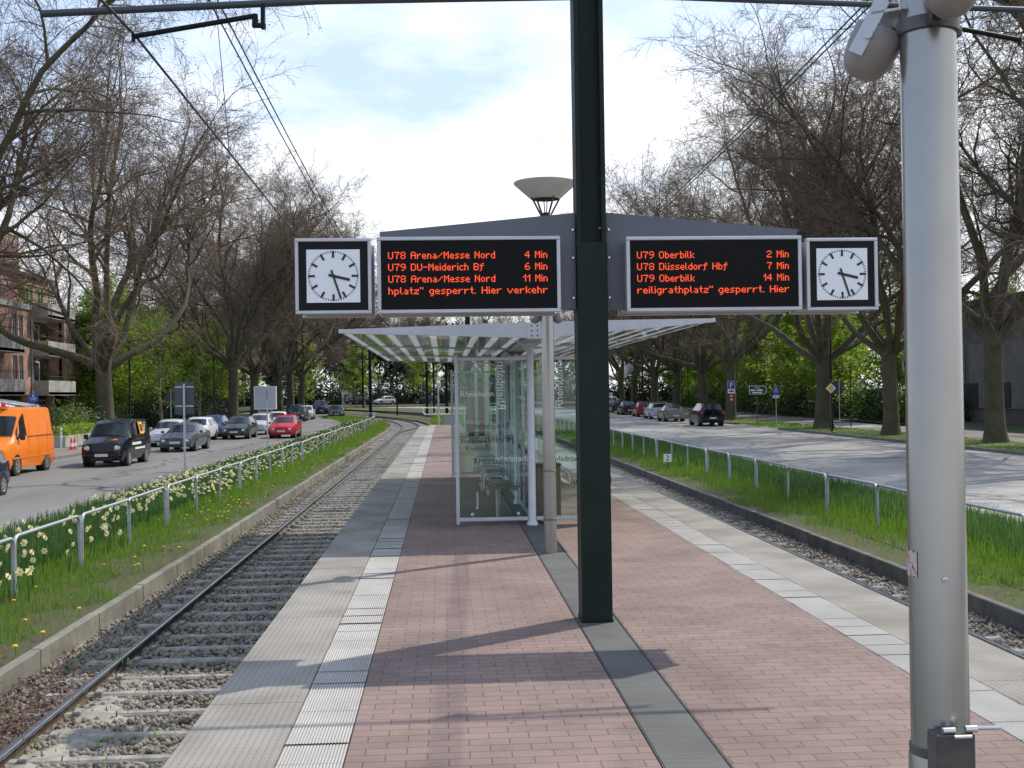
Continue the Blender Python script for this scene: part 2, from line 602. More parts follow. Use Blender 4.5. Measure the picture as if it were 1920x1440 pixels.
def glass_mat(name, tint, reflect=.12, haze=0.0):
    """thin pane: see-through tint plus a mirror share and a little dirt"""
    m = bpy.data.materials.new(name)
    m.use_nodes = True
    n, l = m.node_tree.nodes, m.node_tree.links
    n.clear()
    o = n.new('ShaderNodeOutputMaterial')
    tr = n.new('ShaderNodeBsdfTransparent')
    tr.inputs[0].default_value = (*tint, 1)
    gl = n.new('ShaderNodeBsdfGlossy')
    gl.inputs['Roughness'].default_value = .02
    fr = n.new('ShaderNodeFresnel')
    fr.inputs['IOR'].default_value = 1.5
    ad = n.new('ShaderNodeMath')
    ad.operation = 'ADD'
    ad.use_clamp = True
    ad.inputs[1].default_value = reflect
    l.new(fr.outputs[0], ad.inputs[0])
    mx = n.new('ShaderNodeMixShader')
    l.new(ad.outputs[0], mx.inputs[0])
    l.new(tr.outputs[0], mx.inputs[1])
    l.new(gl.outputs[0], mx.inputs[2])
    last = mx.outputs[0]
    if haze:
        df = n.new('ShaderNodeBsdfDiffuse')
        df.inputs[0].default_value = (.62, .66, .62, 1)
        m2 = n.new('ShaderNodeMixShader')
        m2.inputs[0].default_value = haze
        l.new(last, m2.inputs[1])
        l.new(df.outputs[0], m2.inputs[2])
        last = m2.outputs[0]
    l.new(last, o.inputs[0])
    return m


MAT['pane'] = glass_mat('shelter_glass', (.80, .89, .85), .0, .006)
MAT['roof_glass'] = glass_mat('roof_glass', (.42, .48, .42), .04, .22)


def print_dashes(m):
    """lengthwise stripes of white printed dashes on the roof glass"""
    n, l = m.node_tree.nodes, m.node_tree.links
    t = n.new('ShaderNodeTexCoord')
    sp = n.new('ShaderNodeSeparateXYZ')
    l.new(t.outputs['Object'], sp.inputs[0])

    def duty(src, period, share):
        a = n.new('ShaderNodeMath')
        a.operation = 'MULTIPLY'
        a.inputs[1].default_value = 1 / period
        l.new(src, a.inputs[0])
        f = n.new('ShaderNodeMath')
        f.operation = 'FRACT'
        l.new(a.outputs[0], f.inputs[0])
        g = n.new('ShaderNodeMath')
        g.operation = 'LESS_THAN'
        g.inputs[1].default_value = share
        l.new(f.outputs[0], g.inputs[0])
        return g.outputs[0]
    mu = n.new('ShaderNodeMath')
    mu.operation = 'MULTIPLY'
    l.new(duty(sp.outputs[0], .26, .36), mu.inputs[0])
    l.new(duty(sp.outputs[1], .25, .62), mu.inputs[1])
    df = n.new('ShaderNodeBsdfDiffuse')
    df.inputs[0].default_value = (.8, .82, .8, 1)
    tl = n.new('ShaderNodeBsdfTranslucent')
    tl.inputs[0].default_value = (.78, .8, .78, 1)
    mx = n.new('ShaderNodeMixShader')
    mx.inputs[0].default_value = .6
    l.new(df.outputs[0], mx.inputs[1])
    l.new(tl.outputs[0], mx.inputs[2])
    o = n['Material Output']
    old = o.inputs[0].links[0].from_socket
    m2 = n.new('ShaderNodeMixShader')
    l.new(mu.outputs[0], m2.inputs[0])
    l.new(old, m2.inputs[1])
    l.new(mx.outputs[0], m2.inputs[2])
    l.new(m2.outputs[0], o.inputs[0])


print_dashes(MAT['roof_glass'])
MAT['frosted'] = pbr('frosted_print', (.66, .68, .66), .6, trans=(.55, (.75, .78, .76)))
MAT['letter_white'] = pbr('letter_white', (.62, .66, .65), .6)
MAT['letter_dark'] = pbr('letter_dark', (.035, .04, .045), .6)


# ------------------------------------------------------------------ mesh tools
class MB:
    """collects geometry for ONE mesh object"""

    def __init__(s):
        s.v, s.f, s.mi = [], [], []

    def add(s, verts, faces, mi=0):
        o = len(s.v)
        s.v += [tuple(map(float, p)) for p in verts]
        s.f += [tuple(i + o for i in f) for f in faces]
        s.mi += [mi] * len(faces)
        return s

    def box(s, c, d, bev=0.0, rot=None, mi=0):
        hx, hy, hz = d[0] / 2, d[1] / 2, d[2] / 2
        c = Vector(c)
        if bev <= 0:
            P = [Vector((x, y, z)) for z in (-hz, hz) for y in (-hy, hy) for x in (-hx, hx)]
            Fc = [(0, 2, 3, 1), (4, 5, 7, 6), (0, 1, 5, 4), (2, 6, 7, 3), (0, 4, 6, 2), (1, 3, 7, 5)]
        else:
            b = min(bev, hx * .9, hy * .9, hz * .9)
            P, idx = [], {}
            for sx in (-1, 1):
                for sy in (-1, 1):
                    for sz in (-1, 1):
                        for ax in range(3):
                            q = [sx * (hx - b), sy * (hy - b), sz * (hz - b)]
                            q[ax] = (sx * hx, sy * hy, sz * hz)[ax]
                            idx[(sx, sy, sz, ax)] = len(P)
                            P.append(Vector(q))
            Fc = []

            def face(ids):
                pts = [P[i] for i in ids]
                nrm = (pts[1] - pts[0]).cross(pts[2] - pts[0])
                if nrm.dot(sum(pts, Vector())) < 0:
                    ids = ids[::-1]
                Fc.append(tuple(ids))
            for sg in (-1, 1):
                face([idx[(sg, a, c2, 0)] for a, c2 in ((-1, -1), (1, -1), (1, 1), (-1, 1))])
                face([idx[(a, sg, c2, 1)] for a, c2 in ((-1, -1), (1, -1), (1, 1), (-1, 1))])
                face([idx[(a, c2, sg, 2)] for a, c2 in ((-1, -1), (1, -1), (1, 1), (-1, 1))])
            for a in (-1, 1):
                for c2 in (-1, 1):
                    face([idx[(-1, a, c2, 1)], idx[(1, a, c2, 1)], idx[(1, a, c2, 2)], idx[(-1, a, c2, 2)]])
                    face([idx[(a, -1, c2, 0)], idx[(a, 1, c2, 0)], idx[(a, 1, c2, 2)], idx[(a, -1, c2, 2)]])
                    face([idx[(a, c2, -1, 0)], idx[(a, c2, 1, 0)], idx[(a, c2, 1, 1)], idx[(a, c2, -1, 1)]])
            for sx in (-1, 1):
                for sy in (-1, 1):
                    for sz in (-1, 1):
                        face([idx[(sx, sy, sz, ax)] for ax in range(3)])
        if rot is not None:
            P = [rot @ p for p in P]
        return s.add([p + c for p in P], Fc, mi)

    def tube(s, pts, r, n=8, cap=True, mi=0):
        pts = [Vector(p) for p in pts]
        rs = r if isinstance(r, (list, tuple)) else [r] * len(pts)
        T = []
        for i in range(len(pts)):
            a = pts[max(i - 1, 0)]
            b = pts[min(i + 1, len(pts) - 1)]
            T.append((b - a).normalized())
        ref = Vector((0, 0, 1)) if abs(T[0].z) < .9 else Vector((1, 0, 0))
        nn = T[0].cross(ref).normalized()
        V, Fc = [], []
        for i, p in enumerate(pts):
            nn = (nn - T[i] * nn.dot(T[i])).normalized()
            bb = T[i].cross(nn)
            for k in range(n):
                a = 2 * PI * k / n
                V.append(p + (nn * math.cos(a) + bb * math.sin(a)) * rs[i])
        for i in range(len(pts) - 1):
            for k in range(n):
                k2 = (k + 1) % n
                Fc.append((i * n + k, i * n + k2, (i + 1) * n + k2, (i + 1) * n + k))
        if cap:
            Fc.append(tuple(range(n))[::-1])
            Fc.append(tuple((len(pts) - 1) * n + k for k in range(n)))
        return s.add(V, Fc, mi)

    def lathe(s, prof, n=24, c=(0, 0, 0), rot=None, mi=0, cap=True):
        """profile of (radius, z) turned about the z axis"""
        c = Vector(c)
        V, Fc = [], []
        for (r, z) in prof:
            for k in range(n):
                a = 2 * PI * k / n
                p = Vector((r * math.cos(a), r * math.sin(a), z))
                V.append((rot @ p if rot else p) + c)
        for i in range(len(prof) - 1):
            for k in range(n):
                k2 = (k + 1) % n
                Fc.append((i * n + k, i * n + k2, (i + 1) * n + k2, (i + 1) * n + k))
        if cap:
            if prof[0][0] > 1e-4:
                Fc.append(tuple(range(n))[::-1])
            if prof[-1][0] > 1e-4:
                Fc.append(tuple((len(prof) - 1) * n + k for k in range(n)))
        return s.add(V, Fc, mi)

    def prism(s, poly, y0, y1, mi=0):
        """polygon in x,z pushed along y"""
        n = len(poly)
        V = [(x, y0, z) for x, z in poly] + [(x, y1, z) for x, z in poly]
        Fc = [tuple(range(n)), tuple(range(n, 2 * n))[::-1]]
        for k in range(n):
            k2 = (k + 1) % n
            Fc.append((k, k + n, k2 + n, k2))
        return s.add(V, Fc, mi)

    def build(s, name, mats, parent=None, smooth=None, loc=None):
        me = bpy.data.meshes.new(name)
        me.from_pydata(s.v, [], s.f)
        if not isinstance(mats, (list, tuple)):
            mats = [mats]
        for m in mats:
            me.materials.append(m)
        if len(mats) > 1:
            me.polygons.foreach_set('material_index', s.mi)
        me.update()
        if smooth:
            me.shade_smooth()
            me.set_sharp_from_angle(angle=math.radians(smooth))
        o = bpy.data.objects.new(name, me)
        COL.objects.link(o)
        if parent:
            o.parent = parent
        if loc is not None:
            o.location = loc
        return o


def mesh_np(name, V, Fq, mats, parent=None, smooth=False, mi=None, uniq=None):
    """fast mesh from arrays: Fq is (n,3) or (n,4)"""
    me = bpy.data.meshes.new(name)
    V = np.asarray(V, dtype=np.float32)
    Fq = np.asarray(Fq, dtype=np.int32)
    k = Fq.shape[1]
    me.vertices.add(len(V))
    me.vertices.foreach_set('co', V.ravel())
    me.loops.add(Fq.size)
    me.loops.foreach_set('vertex_index', Fq.ravel())
    me.polygons.add(len(Fq))
    me.polygons.foreach_set('loop_start', np.arange(0, Fq.size, k, dtype=np.int32))
    me.polygons.foreach_set('loop_total', np.full(len(Fq), k, dtype=np.int32))
    if not isinstance(mats, (list, tuple)):
        mats = [mats]
    for m in mats:
        me.materials.append(m)
    if mi is not None:
        me.polygons.foreach_set('material_index', np.asarray(mi, dtype=np.int32))
    if smooth:
        me.polygons.foreach_set('use_smooth', np.ones(len(Fq), dtype=bool))
    me.update(calc_edges=True)
    o = bpy.data.objects.new(name, me)
    COL.objects.link(o)
    if parent:
        o.parent = parent
    return o


def tag(o, label=None, cat=None, group=None, kind=None):
    for k, v in (('label', label), ('category', cat), ('group', group), ('kind', kind)):
        if v:
            o[k] = v
    return o


def thing(name, label, cat, loc=(0, 0, 0), rz=0.0, group=None):
    o = bpy.data.objects.new(name, None)
    COL.objects.link(o)
    o.empty_display_size = .2
    o.location = loc
    o.rotation_euler = (0, 0, rz)
    return tag(o, label, cat, group)


def dup(root, loc=None, rz=None, label=None, scale=None, parent=None):
    r = root.copy()
    COL.objects.link(r)
    if parent:
        r.parent = parent
    for ch in list(root.children):
        dup(ch, parent=r)
    if loc is not None:
        r.location = loc
    if rz is not None:
        r.rotation_euler = (0, 0, rz)
    if scale is not None:
        r.scale = scale if isinstance(scale, tuple) else (scale,) * 3
    if label:
        r['label'] = label
    return r


def text(body, name, mat, size, parent, loc, rot, align='LEFT', ext=.0012):
    c = bpy.data.curves.new(name, 'FONT')
    c.body = body
    c.size = size
    c.extrude = ext
    c.resolution_u = 3
    c.align_x = align
    tmp = bpy.data.objects.new('lettering_outline', c)
    me = bpy.data.meshes.new_from_object(tmp)
    me.name = name
    me.materials.clear()
    me.materials.append(mat)
    bpy.data.objects.remove(tmp)
    bpy.data.curves.remove(c)
    o = bpy.data.objects.new(name, me)
    COL.objects.link(o)
    o.parent = parent
    o.location = loc
    o.rotation_euler = rot
    return o


def structure(o):
    o['kind'] = 'structure'
    return o


def strip(name, mat, left, right, dz, sub=1):
    """a sheet between two edge lines [(x, y), ...] lying dz above the ground line"""
    V, Fq = [], []
    for (a, b) in zip(left, right):
        for t in range(sub + 1):
            x = a[0] + (b[0] - a[0]) * t / sub
            y = a[1] + (b[1] - a[1]) * t / sub
            V.append((x, y, gz(y) + dz))
    w = sub + 1
    for i in range(len(left) - 1):
        for t in range(sub):
            Fq.append((i * w + t, i * w + t + 1, (i + 1) * w + t + 1, (i + 1) * w + t))
    return structure(mesh_np(name, V, Fq, mat))


# ------------------------------------------------------------------ ground, roads, track bed
def off_road(y):
    return -max(0.0, y - 125) ** 2 / 75.0


def off_track(y):
    return -max(0.0, y - 88) ** 2 / 300.0


YS = [-12] + list(np.arange(0, 80, 8.0)) + list(np.arange(80, 186, 5.0))
YF = [-60, -12] + list(np.arange(0, 280, 10.0)) + [350, 500, 900]

strip('ground', MAT['soil'], [(-600, y) for y in YF], [(600, y) for y in YF], -.32)
XL_WALL, XR_WALL = -4.2, 6.46
XL_EDGE, XR_EDGE = -8.3, 10.2
strip('ballast_bed', MAT['ballast'], [(-4.15 + off_track(y), y) for y in YS], [(-.9 + off_track(y), y) for y in YS], -.13)
strip('ballast_bed', MAT['ballast'], [(3.2 + off_track(y), y) for y in YS], [(6.42 + off_track(y), y) for y in YS], -.13)
strip('left_grass_strip', MAT['turf'], [(XL_EDGE - .05 + off_road(y), y) for y in YS], [(XL_WALL + off_track(y), y) for y in YS], .07, 6)
strip('right_grass_strip', MAT['turf'], [(XR_WALL + off_track(y), y) for y in YS], [(XR_EDGE + off_road(y) * .6, y) for y in YS], .07, 6)
strip('left_road', MAT['asphalt_l'], [(-17.3 + off_road(y), y) for y in YS], [(XL_EDGE + off_road(y), y) for y in YS], 0, 4)
strip('right_road', MAT['asphalt_r'], [(XR_EDGE + off_road(y) * .6, y) for y in YS], [(22.0 + off_road(y) * .6, y) for y in YS], 0, 4)
strip('left_pavement', MAT['pavement'], [(-27.5 + off_road(y), y) for y in YS], [(-17.42 + off_road(y), y) for y in YS], .1, 2)
YE = [y for y in YS if y <= 66] + [66]
strip('right_verge', MAT['verge'], [(22.12, y) for y in (-12, 0, 20, 40, 60, 75)], [(26.0, y) for y in (-12, 0, 20, 40, 60, 75)], .11, 6)
strip('right_verge', MAT['verge'], [(22.12, y) for y in (86, 95, 110, 130, 150)], [(26.0, y) for y in (86, 95, 110, 130, 150)], .11, 6)
strip('side_street', MAT['asphalt_r'], [(22.0, 75), (22.0, 80.5), (22, 86)], [(34.0, 75), (34.0, 80.5), (34, 86)], .015)
strip('right_path', MAT['pavement'], [(26.0, y) for y in (-12, 20, 40, 60, 75)], [(31.5, y) for y in (-12, 20, 40, 60, 75)], .075)
strip('right_path', MAT['pavement'], [(26.0, y) for y in (86, 95, 110, 130, 150)], [(31.5, y) for y in (86, 95, 110, 130, 150)], .075)
strip('left_verge', MAT['woodfloor'], [(-23.0 + off_road(y), y) for y in YS if y > 63], [(-17.45 + off_road(y), y) for y in YS if y > 63], .115, 4)
strip('woodland_floor', MAT['woodfloor'], [(31.4, y) for y in (-12, 40, 74, 100, 150, 220, 400)], [(200, y) for y in (-12, 40, 74, 100, 150, 220, 400)], .12, 6)
strip('woodland_floor', MAT['woodfloor'], [(-200, y) for y in (-12, 40, 80, 120, 180)], [(-27.4, y) for y in (-12, 40, 80, 120, 180)], .14, 6)
strip('far_meadow', MAT['turf'], [(-200, y) for y in (182, 195, 215, 250, 400)], [(31.4, y) for y in (182, 195, 215, 250, 400)], .12, 8)
strip('meadow', MAT['turf'], [(-.9 + off_track(y), y) for y in YS if y >= 65], [(3.2 + off_track(y), y) for y in YS if y >= 65], -.02, 3)
# kerbs
mb = MB()
for (x0, fn, y0, y1) in ((-17.36, off_road, -12, 57), (-17.36, off_road, 63, 180)):
    ys = [y0] + [y for y in YS if y0 < y < y1] + [y1]
    for a, b in zip(ys[:-1], ys[1:]):
        pa, pb = x0 + fn(a), x0 + fn(b)
        mb.add([(pa - .07, a, gz(a) - .2), (pa + .07, a, gz(a) - .2), (pa + .07, a, gz(a) + .115), (pa - .07, a, gz(a) + .115),
                (pb - .07, b, gz(b) - .2), (pb + .07, b, gz(b) - .2), (pb + .07, b, gz(b) + .115), (pb - .07, b, gz(b) + .115)],
               [(1, 5, 6, 2), (2, 6, 7, 3), (3, 7, 4, 0), (0, 1, 2, 3), (7, 6, 5, 4)])
structure(mb.build('left_kerb', MAT['kerb']))
mb = MB()
for (x0, w, y0, y1) in ((22.05, .14, -12, 74.5), (22.05, .14, 86.5, 150), (31.45, .16, -12, 74.5)):
    n = int((y1 - y0) / 1.0)
    for k in range(n):
        yc = y0 + (k + .5) * (y1 - y0) / n
        mb.box((x0, yc, gz(yc) - .02), (w, (y1 - y0) / n - .012, .30), .012)
structure(mb.build('right_kerb', MAT['kerb']))
for (x, fn, s) in ((XL_EDGE, off_road, 1), (XR_EDGE, lambda y: off_road(y) * .6, -1)):
    mb = MB()
    ys = list(np.arange(-10, 180, 2.0))
    for a, b in zip(ys[:-1], ys[1:]):
        xa, xb = x + fn(a), x + fn(b)
        V = [(xa - .06, a, gz(a) - .2), (xa + .06, a, gz(a) - .2), (xa + .06, a, gz(a) + .09), (xa - .06, a, gz(a) + .09),
             (xb - .06, b, gz(b) - .2), (xb + .06, b, gz(b) - .2), (xb + .06, b, gz(b) + .09), (xb - .06, b, gz(b) + .09)]
        mb.add(V, [(1, 5, 6, 2), (2, 6, 7, 3), (3, 7, 4, 0)])
    structure(mb.build('road_kerb', MAT['kerb']))
# road markings
mb = MB()
for k in range(12):
    y = 20 + k * 9.0
    mb.box((16.1, y, gz(y + 0) + .006), (.12, 3.0, .004))
for k in range(3):
    mb.box((-17.0 + .0 * k, 57.5 + k * 2.6, gz(57) + .006), (.35, 1.2, .004))
mb.box((27.5, 75.6, gz(75) + .025), (9.0, .14, .004))
mb.box((25.5, 84.4, gz(84) + .025), (5.0, .14, .004))
structure(mb.build('road_marking', pbr('road_paint', (.45, .45, .44), .7, var=(3, .4))))

# ------------------------------------------------------------------ platform
PL0, PL1 = -6.0, 65.0
XE0, XE1 = -1.333, 3.60
mb = MB()
mb.box(((XE0 + XE1) / 2, (PL0 + PL1) / 2, -.74), (XE1 - XE0 - .36, PL1 - PL0 - .1, 1.16), .01)
structure(mb.build('platform_base', MAT['concrete_dark']))


def flat(name, mat, x0, x1, thick=.13, seg=None, gap=.006, bev=.004, top=0.0):
    mb = MB()
    ys = [PL0, PL1] if not seg else list(np.arange(PL0, PL1 + .01, seg))
    for a, b in zip(ys[:-1], ys[1:]):
        mb.box(((x0 + x1) / 2, (a + b) / 2, top - thick / 2 + random.uniform(-.0012, .0012) * (1 if seg else 0)), (x1 - x0, b - a - gap, thick), bev)
    return structure(mb.build(name, mat))


flat('left_edge_slabs', MAT['edge_slab'], XE0, -.812, .15, 2.5)
flat('right_edge_slabs', MAT['edge_slab'], 3.075, XE1, .15, 2.5)
flat('left_brick_paving', MAT['brick'], -.488, .968)
flat('right_brick_paving', MAT['brick'], 1.286, 2.752)
flat('centre_strip', MAT['centre'], .980, 1.274, .13, 4.2, .004, .003)
mb = MB()
for x in (.974, 1.280):
    mb.box((x, (PL0 + PL1) / 2, -.05), (.007, PL1 - PL0, .106))
structure(mb.build('edging_strip', MAT['steel_dark']))
# ribbed guidance slabs, 30 cm each, every rib real
for nm, x0, x1 in (('left_guidance_strip', -.806, -.494), ('right_guidance_strip', 2.758, 3.069)):
    nr = 20
    pit = (x1 - x0) / nr
    prof = []
    for k in range(nr):
        xa = x0 + k * pit
        prof += [(xa, -.0045), (xa + pit * .24, -.0045), (xa + pit * .34, 0), (xa + pit * .92, 0)]
    prof += [(x1, -.0045)]
    V, Fq, mi = [], [], []
    n = len(prof)
    y = PL0
    while y < PL1 - .1:
        ln = .3
        za, zb = random.gauss(0, .0022), random.gauss(0, .0022)
        base = len(V)
        V += [(px, y + .003, pz + za) for px, pz in prof] + [(px, y + ln - .003, pz + zb) for px, pz in prof]
        for k in range(n - 1):
            Fq.append((base + k, base + k + 1, base + n + k + 1, base + n + k))
            mi.append(1 if (k % 4 == 0 or k % 4 == 3 or k % 4 == 1) else 0)
        y += ln
    structure(mesh_np(nm, V, Fq, [MAT['rib'], MAT['rib_dirt']], mi=mi))
mb = MB()
for x0, x1 in ((-.812, -.488), (2.752, 3.075)):
    mb.box(((x0 + x1) / 2, (PL0 + PL1) / 2, -.075), (x1 - x0, PL1 - PL0, .128))
structure(mb.build('guidance_strip_bed', MAT['concrete_dark']))

# retaining walls along the track
for nm, x, s in (('left_track_wall', XL_WALL, 1), ('right_track_wall', XR_WALL, -1)):
    t = thing(nm.split('_', 1)[1], 'low grey concrete wall edging the %s track bed below the railing' % ('left' if s > 0 else 'right'), 'wall', (0, 0, 0))
    mb = MB()
    y = -10.0
    while y < 120:
        ln = 2.0
        yc = y + ln / 2
        o = off_track(yc)
        o2 = math.atan((off_track(y + ln) - off_track(y)) / ln)
        mb.box((x + o, yc, gz(yc) - .1 + random.uniform(-.006, .006)), (.11, ln - .015, .40), .012, Matrix.Rotation(-o2, 3, 'Z'))
        y += ln
    mb.build('wall_panels', MAT['wall_left'] if s > 0 else MAT['concrete_dark'], t)


# tram tracks
def rail_mesh(parent, xo, y0, y1, fn=off_track):
    prof = [(-.055, -.14), (.055, -.14), (.055, -.125), (.01, -.11), (.01, -.045), (.034, -.03), (.034, -.004), (.026, 0), (-.026, 0), (-.034, -.004), (-.034, -.03), (-.01, -.045), (-.01, -.11), (-.055, -.125)]
    ys = list(np.arange(y0, y1 + .1, 4.0))
    V, Fq, mi = [], [], []
    n = len(prof)
    for y in ys:
        for (px, pz) in prof:
            V.append((px + xo + fn(y), y, gz(y) + .012 + pz))
    for i in range(len(ys) - 1):
        for k in range(n):
            k2 = (k + 1) % n
            Fq.append((i * n + k, (i + 1) * n + k, (i + 1) * n + k2, i * n + k2))
            mi.append(1 if k in (5, 6, 7, 8, 9) else 0)
    return mesh_np('rail', V, Fq, [MAT['rail'], MAT['rail_top']], parent, mi=mi)


def sleeper_box(mb, x, y, rz=0):
    rot = Matrix.Rotation(rz, 3, 'Z')
    mb.box((x, y, gz(y) - .155), (2.3, .125, .15), .02, rot)
    for s in (-1, 1):
        for q in (-.1, .1):
            mb.box((x + s * .72 + q, y, gz(y) - .07), (.07, .12, .035), .008, rot)


for nm, xt in (('left', -2.58), ('right', 4.86)):
    t = thing('tram_track', 'tram track with steel rails on ballast %s of the platform' % ('on the left side' if xt < 0 else 'on the right side'), 'track')
    for s in (-1, 1):
        rail_mesh(t, xt + s * .75, -10, 150)
    first = None
    rest = MB()
    for k in range(180):
        y = 2.4 + k * .65
        if y > 118:
            break
        mb = MB()
        if k < 96:
            if first is None:
                sleeper_box(mb, 0, 0)
                first = mb.build('sleeper', MAT['sleeper'], t, loc=(xt, y, 0))
                # built at ground level of the platform zone
                o = first
            else:
                o = first.copy()
                COL.objects.link(o)
                o.parent = t
            o.location = (xt + off_track(y) + random.uniform(-.02, .02), y, random.uniform(-.012, .008) + rise(y))
        else:
            sleeper_box(rest, xt + off_track(y), y)
    r = rest.build('far_sleepers', MAT['sleeper'], t)
    r['kind'] = 'stuff'
# crossover between the two tracks beyond the platform end
t = thing('crossover_track', 'curved crossover rails between the two tracks beyond the platform end', 'track')
for (xa, xb, ya, yb) in ((-1.83, 4.11, 78, 124), (-3.33, 2.6, 78, 124), (4.11, -1.83, 78, 124), (5.6, -.4, 78, 124)):
    def fx(y, xa=xa, xb=xb, ya=ya, yb=yb):
        u = min(1, max(0, (y - ya) / (yb - ya)))
        return xa + (xb - xa) * (3 * u * u - 2 * u ** 3) + off_track(y)
    rail_mesh(t, 0, ya, yb, fx)


def stones(name, x0, x1, y0, y1, n, rmin, rmax, seed):
    r = np.random.default_rng(seed)
    ph = (1 + 5 ** .5) / 2
    ico = np.array([(-1, ph, 0), (1, ph, 0), (-1, -ph, 0), (1, -ph, 0), (0, -1, ph), (0, 1, ph), (0, -1, -ph), (0, 1, -ph), (ph, 0, -1), (ph, 0, 1), (-ph, 0, -1), (-ph, 0, 1)]) / 1.9
    fi = np.array([(0, 11, 5), (0, 5, 1), (0, 1, 7), (0, 7, 10), (0, 10, 11), (1, 5, 9), (5, 11, 4), (11, 10, 2), (10, 7, 6), (7, 1, 8), (3, 9, 4), (3, 4, 2), (3, 2, 6), (3, 6, 8), (3, 8, 9), (4, 9, 5), (2, 4, 11), (6, 2, 10), (8, 6, 7), (9, 8, 1)])
    u = r.random(n)
    y = y0 * (y1 / y0) ** u                            # denser near the camera
    x = r.uniform(x0, x1, n)
    sc = r.uniform(rmin, rmax, n)
    V = ico[None] * (1 + r.normal(0, .22, (n, 12, 3))) * sc[:, None, None] * r.uniform(.6, 1.2, (n, 1, 3))
    z = np.array([gz(q) for q in y]) - .112 + sc * .15
    V = V + np.stack([x, y, z], 1)[:, None]
    Fq = fi[None] + 12 * np.arange(n)[:, None, None]
    o = mesh_np(name, V.reshape(-1, 3), Fq.reshape(-1, 3), MAT['stone'])
    o['kind'] = 'stuff'
    return tag(o, 'loose grey ballast stones lying in the %s track bed' % ('left' if x0 < 0 else 'right'), 'ballast')


stones('ballast_stones', -4.1, -1.2, 6.0, 60, 30000, .012, .033, 1)
stones('ballast_stones', 3.4, 6.38, 8.0, 60, 15000, .012, .033, 2)


def sand_drift():
    """pale sand blown against the rail, showing between the stones"""
    r = np.random.default_rng(8)
    xs = np.arange(-4.05, -1.25, .05)
    ys = np.arange(6.0, 13.0, .05)
    X, Y = np.meshgrid(xs, ys)
    Z = np.zeros_like(X)
    for k in range(40):
        fx_, fy_ = r.normal(0, 2.2 + .2 * k, 2)
        Z += np.sin(X * fx_ * 2 + Y * fy_ * 2 + r.uniform(0, 6.3)) / (1 + .07 * k)
    Z = Z / Z.std() * .015 + r.normal(0, .005, X.shape)
    Z += .040 * np.exp(-((X + 3.05) / .22) ** 2) + .016 * np.exp(-((X + 1.75) / .3) ** 2) - .033
    Z -= .05 * np.clip((Y - 10.2) / 2.5, 0, 1)
    V = np.stack([X, Y, Z + G0 - .10], -1).reshape(-1, 3)
    w = len(xs)
    i = np.arange(len(ys) - 1)[:, None] * w + np.arange(w - 1)[None]
    Fq = np.stack([i, i + 1, i + w + 1, i + w], -1).reshape(-1, 4)
    structure(mesh_np('sand_drift', V, Fq, MAT['sand'], smooth=True))


sand_drift()


def scatter_leaves(name, spots, n, mat, size, label, cat, up=.3, seed=4):
    """small leaf-like quads lying about"""
    r = np.random.default_rng(seed)
    P = np.array([spots(r) for _ in range(n)])
    a = r.uniform(0, 2 * PI, n)
    d = np.stack([np.cos(a), np.sin(a), r.normal(0, up, n)], 1)
    e = np.cross(d, np.stack([r.normal(0, .3, n), r.normal(0, .3, n), np.ones(n)], 1))
    e /= np.linalg.norm(e, axis=1)[:, None]
    s = r.uniform(.6, 1.3, n)[:, None] * size
    V = np.stack([P - d * s, P - e * s * .6, P + d * s, P + e * s * .6], 1)
    o = mesh_np(name, V.reshape(-1, 3), np.arange(4 * n).reshape(n, 4), mat)
    o['kind'] = 'stuff'
    return tag(o, label, cat)


scatter_leaves('leaf_litter', lambda r: (r.uniform(-4.1, -3.35), 8.5 + abs(r.normal(0, 1.8)), gz(0) - .07 + abs(r.normal(0, .03))), 2600, MAT['litter'], .022, 'reddish brown dead leaves heaped between the left wall and the rail', 'leaves')


scatter_leaves('leaf_litter', lambda r: (r.uniform(-5.4, -4.25), 9 * 5 ** r.random(), gz(0) + .09 + r.random() * .03), 900, MAT['litter'], .02, 'dry brown leaves lying in the grass above the left track wall', 'leaves', seed=6)
scatter_leaves('leaf_litter', lambda r: (r.uniform(6.55, 7.5), 12 * 4 ** r.random(), gz(0) + .09 + r.random() * .03), 700, MAT['litter'], .02, 'dry brown leaves lying in the grass above the right track wall', 'leaves', seed=7)
scatter_leaves('leaf_litter', lambda r: (r.uniform(5.75, 6.38), 9 * 4 ** r.random(), gz(0) - .08 + r.random() * .03), 700, MAT['litter'], .022, 'dead leaves caught between the right rail and the right wall', 'leaves', seed=8)


# ------------------------------------------------------------------ grass and flowers
def blades(name, mat, sampler, n, hmin, hmax, w, seed, label, cat, lean=.28):
    r = np.random.default_rng(seed)
    x, y = sampler(r, n)
    z = np.array([gz(q) for q in y]) + .06
    far = np.clip(y / 16.0, 1, 7)
    h = r.uniform(hmin, hmax, n) * r.choice([.6, 1, 1.15], n)
    ww = w * far * r.uniform(.7, 1.4, n)
    a = r.uniform(0, 2 * PI, n)
    la = r.uniform(0, 2 * PI, n)
    ln = np.abs(r.normal(0, lean, n)) * h
    dx, dy = np.cos(a) * ww / 2, np.sin(a) * ww / 2
    lx, ly = np.cos(la) * ln, np.sin(la) * ln
    b = np.stack([x, y, z], 1)
    off = np.stack([dx, dy, 0 * dx], 1)
    mid = b + np.stack([lx * .35, ly * .35, h * .62], 1)
    tip = b + np.stack([lx, ly, h], 1)
    V = np.stack([b - off, b + off, mid + off * .75, mid - off * .75, tip + off * .1, tip - off * .1], 1)
    k = 6 * np.arange(n)[:, None]
    Fq = np.concatenate([k + np.array([[0, 1, 2, 3]]), k + np.array([[3, 2, 4, 5]])], 0)
    o = mesh_np(name, V.reshape(-1, 3), Fq, mat)
    o['kind'] = 'stuff'
    return tag(o, label, cat)


